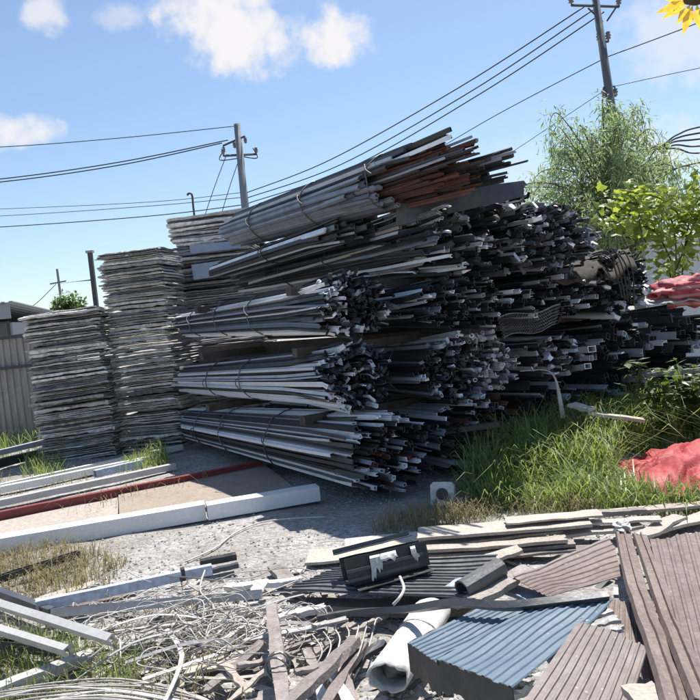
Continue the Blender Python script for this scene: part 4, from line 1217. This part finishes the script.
# sunflower
hd = D(696, -4, 3.0)
bs = V((hd.x + .28, hd.y + .35, 0))
sfw = thing('sunflower', 'yellow sunflower head drooping in from the top corner', 'sunflower', bs)
mk('stem', tube(catmull([bs, bs + V((0, 0, 1.5)), V((bs.x - .02, bs.y - .05, hd.z - .1)), V((bs.x - .1, bs.y - .15, hd.z + .14)), hd + V((.05, .07, .06))], 8), .014, 7, r2=.009), M['weed'], sfw, smooth=True)
fn = V((-.25, -.45, -.5)).normalized(); fx = fn.cross(V((0, 0, 1))).normalized(); fy = fx.cross(fn)
mk('flower_disc', blob(hd, .05, .045, .035, 16, 10, .1, 2), M['flower_heart'], sfw, smooth=True)
for k in range(15):
    a = 6.283 * k / 15 + rv.gauss(0, .08)
    d_ = (fx * math.cos(a) + fy * math.sin(a) + fn * rv.uniform(-.1, .5)).normalized()
    mk('petal', leaf_shape(hd + d_ * .035, d_, fn, rv.uniform(.09, .13), .045), M['petal'], sfw)
v2, f2 = [], []
for k in range(17):
    p = V((bs.x - .005, bs.y, .3 + .125 * k)); a = k * 2.4
    v_, f_ = leaf_shape(p, V((math.cos(a), math.sin(a), .15)).normalized(), V((0, 0, 1)), .26 - .006 * k, .19)
    o = len(v2); v2 += v_; f2 += [tuple(x + o for x in y) for y in f_]
mk('leaves', (v2, f2), M['weed'], sfw)

# ------------------------------------------------------------------ background structures
# fence of vertical sheets
ft = thing('sheet_fence', 'weathered grey brown fence of upright metal sheets with dark rails, left of the stacks', 'fence', (-8.5, 13, 0))
P = []
x = -12.0
k = 0
while x < -5.3:
    for dx, dy in ((0, 0), (.05, 0), (.065, -.03), (.11, -.03)):
        P.append((x + dx, 13 + dy)); 
    x += .125
fv = [[V((a, b, -.02)), V((a, b + .02 * fbm((a * 2, 0, 0)), 1.0)), V((a, b, 2.02 + .02 * fbm((a * 3, 1, 1))))] for a, b in P]
mk('sheet_panel', slab(fv, .004), M['fence'], ft)
mk('rail', box((-8.6, 12.94, 1.98), 6.8, .06, .06), M['steel_dark'], ft)
mk('rail', box((-8.6, 12.94, 1.42), 6.8, .06, .05), M['steel_dark'], ft)
for x in (-11.5, -9.2, -6.9):
    mk('post', box((x, 13.08, 1.0), .09, .09, 2.0), M['steel_dark'], ft)
# factory building
fb = thing('factory_shed', 'grey factory shed with a sheet roof edge and dark windows behind the fence', 'building', (-18.1, 31, 0))
mk('wall', box((-18.1, 31, 1.5), 9.6, 6, 3.0), M['roof'], fb)
P = []
x = -23.2
while x < -13.05:
    for dx, dz in ((0, 0), (.12, 0), (.16, .04), (.28, .04)):
        P.append([V((x + dx, 27.6, 3.78 + dz)), V((x + dx, 34.4, 3.2 + dz))])
    x += .32
mk('roof', slab(P, .05), M['roof'], fb)
mk('fascia', box((-18.1, 27.75, 3.45), 9.8, .08, .6), M['roof'], fb)
for k in range(6):
    w_ = mk('window', box((-22.2 + k * 1.62, 27.95, 2.55), 1.4, .1, 1.0), M['steel_dark'], fb)
    mk('pane', join(box((-22.55 + k * 1.62, 27.89, 2.55), .62, .03, .88), box((-21.85 + k * 1.62, 27.89, 2.55), .62, .03, .88)), M['glass'], w_)
# white wall behind the vine
wt2 = thing('panel_wall', 'white panel wall behind the vine at the right edge', 'wall', (8.4, 12.2, 0))
wx = D(640, 250, 12).x
for k in range(5):
    mk('panel', box((wx + .55 + 1.12 * k, 12 + .22 * k, 1.17), 1.10, .08, 2.36, .19), M['wall'], wt2)
mk('cap_rail', box((wx + 2.8, 12.44, 2.39), 5.7, .14, .07, .19), M['wall'], wt2)

# ------------------------------------------------------------------ poles and wires
def pole(label, top, base, r1, r0):
    t = thing('power_pole', label, 'power pole', base)
    mk('shaft', tube([base, base.lerp(top, .5), top], r0, 12, r2=r1), M['dark_concrete' if 'dark' in label else 'concrete'], t, smooth=True)
    return t
ptop = D(237, 124, 36); pb = D(246, 215, 36)
pb = ptop + (pb - ptop) * ((0 - ptop.z) / (pb.z - ptop.z))
pl = pole('pale concrete power pole with insulators standing behind the tallest stack', ptop, pb, .17, .26)
pd = (pb - ptop).normalized()
def crossarm(parent, c, half, dz, dirv, r=.06, n=3):
    a = c - dirv * half; b = c + dirv * half
    arm = mk('crossarm', tube([a, b], r, 6), M['steel_dark'], parent)
    for k in range(n):
        q = a.lerp(b, k / (n - 1))
        prof = [(0, .03), (.08, .03), (.1, .1), (.16, .06), (.2, .11), (.26, .06), (.3, .09), (.36, .03)]
        vs, fs = [], []
        for z_, r_ in prof:
            for i in range(8):
                vs.append(q + V((r_ * math.cos(i * .785), r_ * math.sin(i * .785), z_ * dz)))
        for s in range(len(prof) - 1):
            for i in range(8):
                fs.append((s * 8 + i, s * 8 + (i + 1) % 8, s * 8 + 8 + (i + 1) % 8, s * 8 + 8 + i))
        mk('insulator', (vs, fs), M['ceramic'], parent, smooth=True)
crossarm(pl, D(240, 155, 36), .85, 1.0, V((1, .3, .02)).normalized())
crossarm(pl, D(234, 141, 36), .62, -1.0, V((1, -.2, .25)).normalized(), .05)
for (x, y) in ((224, 152), (253, 150)):
    q = D(x, y, 36)
    mk('jumper', tube(catmull([D(x, y - 2, 36), D(x - 4 if x < 240 else x + 4, y + 8, 36), D(240, y + 6, 36)], 6), .03, 5), M['cable'], pl, smooth=True)
rt0, rb0 = D(594.5, -8, 25), D(612, 112, 25)
rb_ = rt0 + (rb0 - rt0) * ((0 - rt0.z) / (rb0.z - rt0.z))
pr = pole('tall dark power pole rising behind the willow to the top of the frame', rt0, rb_, .12, .21)
crossarm(pr, D(595.5, 6, 25), .95, 1.0, V((1, .25, -.02)).normalized(), .045)
crossarm(pr, D(604, 42, 25), .16, 1.0, V((1, 0, 0)), .04, 2)
crossarm(pr, D(609, 87, 25), .2, -1.0, V((1, 0, 0)), .035, 2)
mk('brace', tube([D(607, 21, 25), D(617, 6, 25)], .03, 5), M['steel_dark'], pr)
mk('brace', tube([D(603, 22, 25), D(588, 8, 25)], .03, 5), M['steel_dark'], pr)

def line(label, pts, r=.02, group=None):
    P = [D(*p) for p in pts]
    return mk('power_line', tube(catmull(P, 10), r, 5), M['cable'], smooth=True, label=label, cat='wire', group=group)
line('power line, uppermost of the three between the two power poles', [(246, 193, 36), (330, 160, 33), (460, 87, 29), (584, 7, 25)], .026)
line('power line, middle of the three between the two power poles', [(247, 198, 36), (340, 165, 33), (470, 92, 29), (593, 10, 25)], .026)
line('power line, lowest of the three between the two power poles', [(249, 203, 36), (350, 168, 33), (480, 94, 29), (604, 12, 25)], .026)
line('thin power line leaving the pale pole top to the side away from the pile', [(236, 126, 36), (120, 138, 36), (0, 147, 36), (-150, 152, 36)], .022)
line('upper power line of the close pair leaving the pale pole insulators', [(228, 140, 36), (120, 162, 36), (0, 179, 36), (-150, 192, 36)], .03)
line('lower power line of the close pair leaving the pale pole insulators', [(222, 143, 36), (120, 165, 36), (0, 182, 36), (-150, 194, 36)], .03)
line('faint upper low line crossing behind the hooked pipe', [(246, 192, 36), (150, 202, 42), (0, 209, 48), (-150, 214, 50)], .018)
line('faint second low line crossing behind the hooked pipe', [(246, 197, 36), (150, 206, 42), (0, 216, 48), (-150, 222, 50)], .02)
line('dark low line sagging behind the tops of the stacks', [(249, 204, 36), (150, 216, 38), (0, 227, 40), (-150, 234, 42)], .026)
line('guy wire slanting down from the pale pole, outer one', [(226, 156, 36), (206, 212, 36), (170, 330, 36)], .02)
line('guy wire slanting down from the pale pole, inner one', [(238, 162, 36), (222, 212, 36), (190, 330, 36)], .02)
line('line descending from the tall dark pole to the top bundle side', [(607, 57, 25), (500, 113, 30), (380, 180, 36), (250, 236, 44)], .018)
line('line rising from the tall dark pole to the right frame edge', [(607, 57, 25), (700, 22, 22), (800, -22, 20)], .02)
line('faint line from the lower pole clamp to the right frame edge', [(611, 87, 25), (700, 68, 25), (800, 50, 25)], .015)
line('faint line from the lower pole clamp down into the willow', [(608, 88, 25), (560, 120, 27), (480, 172, 30), (330, 262, 38), (230, 322, 46)], .012)
for k, (y2, lab) in enumerate(((127, 'topmost'), (133, 'second'), (139, 'third'), (146, 'fourth'), (153, 'lowest'))):
    line('black service cable, ' + lab + ' of the fan beside the willow', [(616, 132, 25), (652, 148 + k % 2, 22), (676, (148 + y2) / 2 - 2, 20), (700, y2, 19), (780, y2 - 12, 17)], .025)
q = D(655, 150, 21.5)
mk('cable_coil', tube([q + V((.25 * math.cos(i * .5) + .1 * math.sin(i * .13), .1 * math.sin(i * .21), -.15 + .25 * math.sin(i * .5))) for i in range(38)], .018, 5), M['cable'], smooth=True,
   label='coil of spare black cable hanging where the service cables meet', cat='cable coil')
# small far pole, posts
fp = thing('power_pole', 'small distant power pole left of the dark post', 'power pole', V((D(62, 300, 60).x, 60, 0)))
mk('shaft', tube([V((D(62, 300, 60).x, 60, 0)), D(57, 269, 60)], .14, 8, r2=.1), M['concrete'], fp)
mk('crossarm', tube([D(50, 284, 60), D(66, 281, 60)], .06, 5), M['steel_dark'], fp)
line('faint wire from the small distant pole up to the dark post', [(57, 284, 60), (72, 282, 40), (91, 280, 12.25)], .012)
line('faint wire dropping from the small distant pole behind the shed', [(56, 284, 60), (40, 300, 60), (30, 308, 60)], .03)
dp0 = D(90, 253, 12.2)
po2 = thing('steel_post', 'dark steel post with a pale cap between the two lower stacks', 'post', V((dp0.x + .0, dp0.y, 0)))
mk('shaft', sweep(section('box', .07, .07, .008), [V((dp0.x, dp0.y, 0)), V((dp0.x, dp0.y, dp0.z))], up=V((0, 1, 0))), M['steel_dark'], po2)
mk('cap', box((dp0.x, dp0.y, dp0.z + .02), .12, .1, .04), M['strip'], po2)
hp = D(194, 213, 11.8)
mk('hooked_pipe', tube(catmull([V((hp.x, hp.y, 3.3)), hp + V((0, 0, .1)), hp + V((-.0, 0, .30)), hp + V((-.05, 0, .33)), hp + V((-.08, 0, .30))], 6), .018, 6), M['steel_dark'], smooth=True,
   label='thin hooked pipe sticking up from the tallest stack', cat='pipe')
# distant tree
rd = random.Random(9)
tb2 = D(68, 300, 55); tb2.z = 0
dt = thing('distant_tree', 'small round distant tree showing over the lowest stack', 'tree', tb2)
mk('trunk', tube([tb2, tb2 + V((0, 0, 4))], .2, 7, r2=.1), M['bark'], dt)
v2, f2 = [], []
c0 = D(68, 304, 55)
for k in range(1500):
    d_ = V((rd.gauss(0, 1), rd.gauss(0, 1), rd.gauss(0, .7)))
    p = c0 + d_.normalized() * (rd.random() ** .4) * V((1, 1, 1)).length * .75 * (1 + .3 * fbm(d_.normalized() * 2)) - V((0, 0, .3))
    v_, f_ = leaf_shape(p, V((rd.gauss(0, 1), rd.gauss(0, 1), rd.gauss(0, 1))).normalized(), V((.3, .2, 1)), .3, .2)
    o = len(v2); v2 += v_; f2 += [tuple(x + o for x in y) for y in f_]
mk('crown', (v2, f2), M['weed'], dt)

# ------------------------------------------------------------------ light
SUN_EL, SUN_AZ = R(65), R(26)            # azimuth measured from the view direction towards the right
sd = V((math.sin(SUN_AZ) * math.cos(SUN_EL), math.cos(SUN_AZ) * math.cos(SUN_EL), math.sin(SUN_EL)))
sl = bpy.data.lights.new('sun', 'SUN'); sl.energy = 4.0; sl.angle = R(.53); sl.color = (1, .955, .89)
so = bpy.data.objects.new('sun', sl); COL.objects.link(so)
so.rotation_euler = sd.to_track_quat('Z', 'Y').to_euler()
w = bpy.data.worlds.new('World'); sc.world = w; w.use_nodes = True
N, L = w.node_tree.nodes, w.node_tree.links
bg = N['Background']
sky = N.new('ShaderNodeTexSky'); sky.sky_type = 'NISHITA'; sky.sun_disc = False
sky.sun_elevation = SUN_EL; sky.sun_rotation = SUN_AZ; sky.air_density = 1.1; sky.dust_density = .5; sky.ozone_density = 2.2; sky.altitude = 50
tc = N.new('ShaderNodeTexCoord')
def math_(op, a, b=None):
    n = N.new('ShaderNodeMath'); n.operation = op
    for i, v in enumerate((a, b)):
        if v is None: continue
        if isinstance(v, (int, float)): n.inputs[i].default_value = v
        else: L.new(v, n.inputs[i])
    return n.outputs[0]
def dot(vec):
    n = N.new('ShaderNodeVectorMath'); n.operation = 'DOT_PRODUCT'
    L.new(tc.outputs['Generated'], n.inputs[0]); n.inputs[1].default_value = vec
    return n.outputs['Value']
nz = N.new('ShaderNodeTexNoise'); nz.inputs['Scale'].default_value = 14; nz.inputs['Detail'].default_value = 9; nz.inputs['Roughness'].default_value = .6
L.new(tc.outputs['Generated'], nz.inputs['Vector'])
nzv = math_('MULTIPLY', math_('SUBTRACT', nz.outputs['Fac'], .5), 3.4)
nz2 = N.new('ShaderNodeTexNoise'); nz2.inputs['Scale'].default_value = 40; nz2.inputs['Detail'].default_value = 8
L.new(tc.outputs['Generated'], nz2.inputs['Vector'])
nzv = math_('ADD', nzv, math_('MULTIPLY', math_('SUBTRACT', nz2.outputs['Fac'], .5), 2.2))
clouds = [(205, 14, 48, 20, 1.0), (172, 8, 26, 12, .9), (240, 34, 58, 34, 1.0), (285, 34, 50, 26, 1.0), (328, 38, 44, 22, 1.0), (245, -6, 50, 18, 1.0), (45, 12, 20, 17, .75), (118, 18, 24, 12, .5), (10, 131, 36, 15, .9), (690, 40, 60, 36, .6), (690, 150, 70, 34, .75), (520, 190, 90, 40, .25)]
mask = None
for (px, py, rx, ry, k) in clouds:
    c = ray(px, py).normalized()
    e1 = (ray(px + 1, py - .1).normalized() - c).normalized(); e2 = c.cross(e1)
    u = math_('DIVIDE', dot(e1), rx / F); v = math_('DIVIDE', dot(e2), ry / F)
    r2_ = math_('ADD', math_('MULTIPLY', u, u), math_('MULTIPLY', v, v))
    front = math_('GREATER_THAN', dot(c), .5)
    val = math_('ADD', r2_, nzv)
    mr = N.new('ShaderNodeMapRange'); mr.interpolation_type = 'SMOOTHSTEP'
    mr.inputs[1].default_value = 1.4; mr.inputs[2].default_value = -.1; mr.inputs[3].default_value = 0; mr.inputs[4].default_value = k
    L.new(val, mr.inputs[0])
    mm = math_('MULTIPLY', mr.outputs[0], front)
    mask = mm if mask is None else math_('MAXIMUM', mask, mm)
mx = N.new('ShaderNodeMix'); mx.data_type = 'RGBA'
L.new(mask, mx.inputs[0]); L.new(sky.outputs[0], mx.inputs[6])
mx.inputs[7].default_value = (6.0, 5.9, 6.0, 1)
L.new(mx.outputs[2], bg.inputs[0])
bg.inputs[1].default_value = .078
sc.view_settings.view_transform = 'Standard'
sc.view_settings.look = 'None'
sc.view_settings.exposure = 1.0
sc.view_settings.gamma = 1
sc.view_settings.use_curve_mapping = False
sc.render.engine = 'CYCLES'
sc.cycles.max_bounces = 8
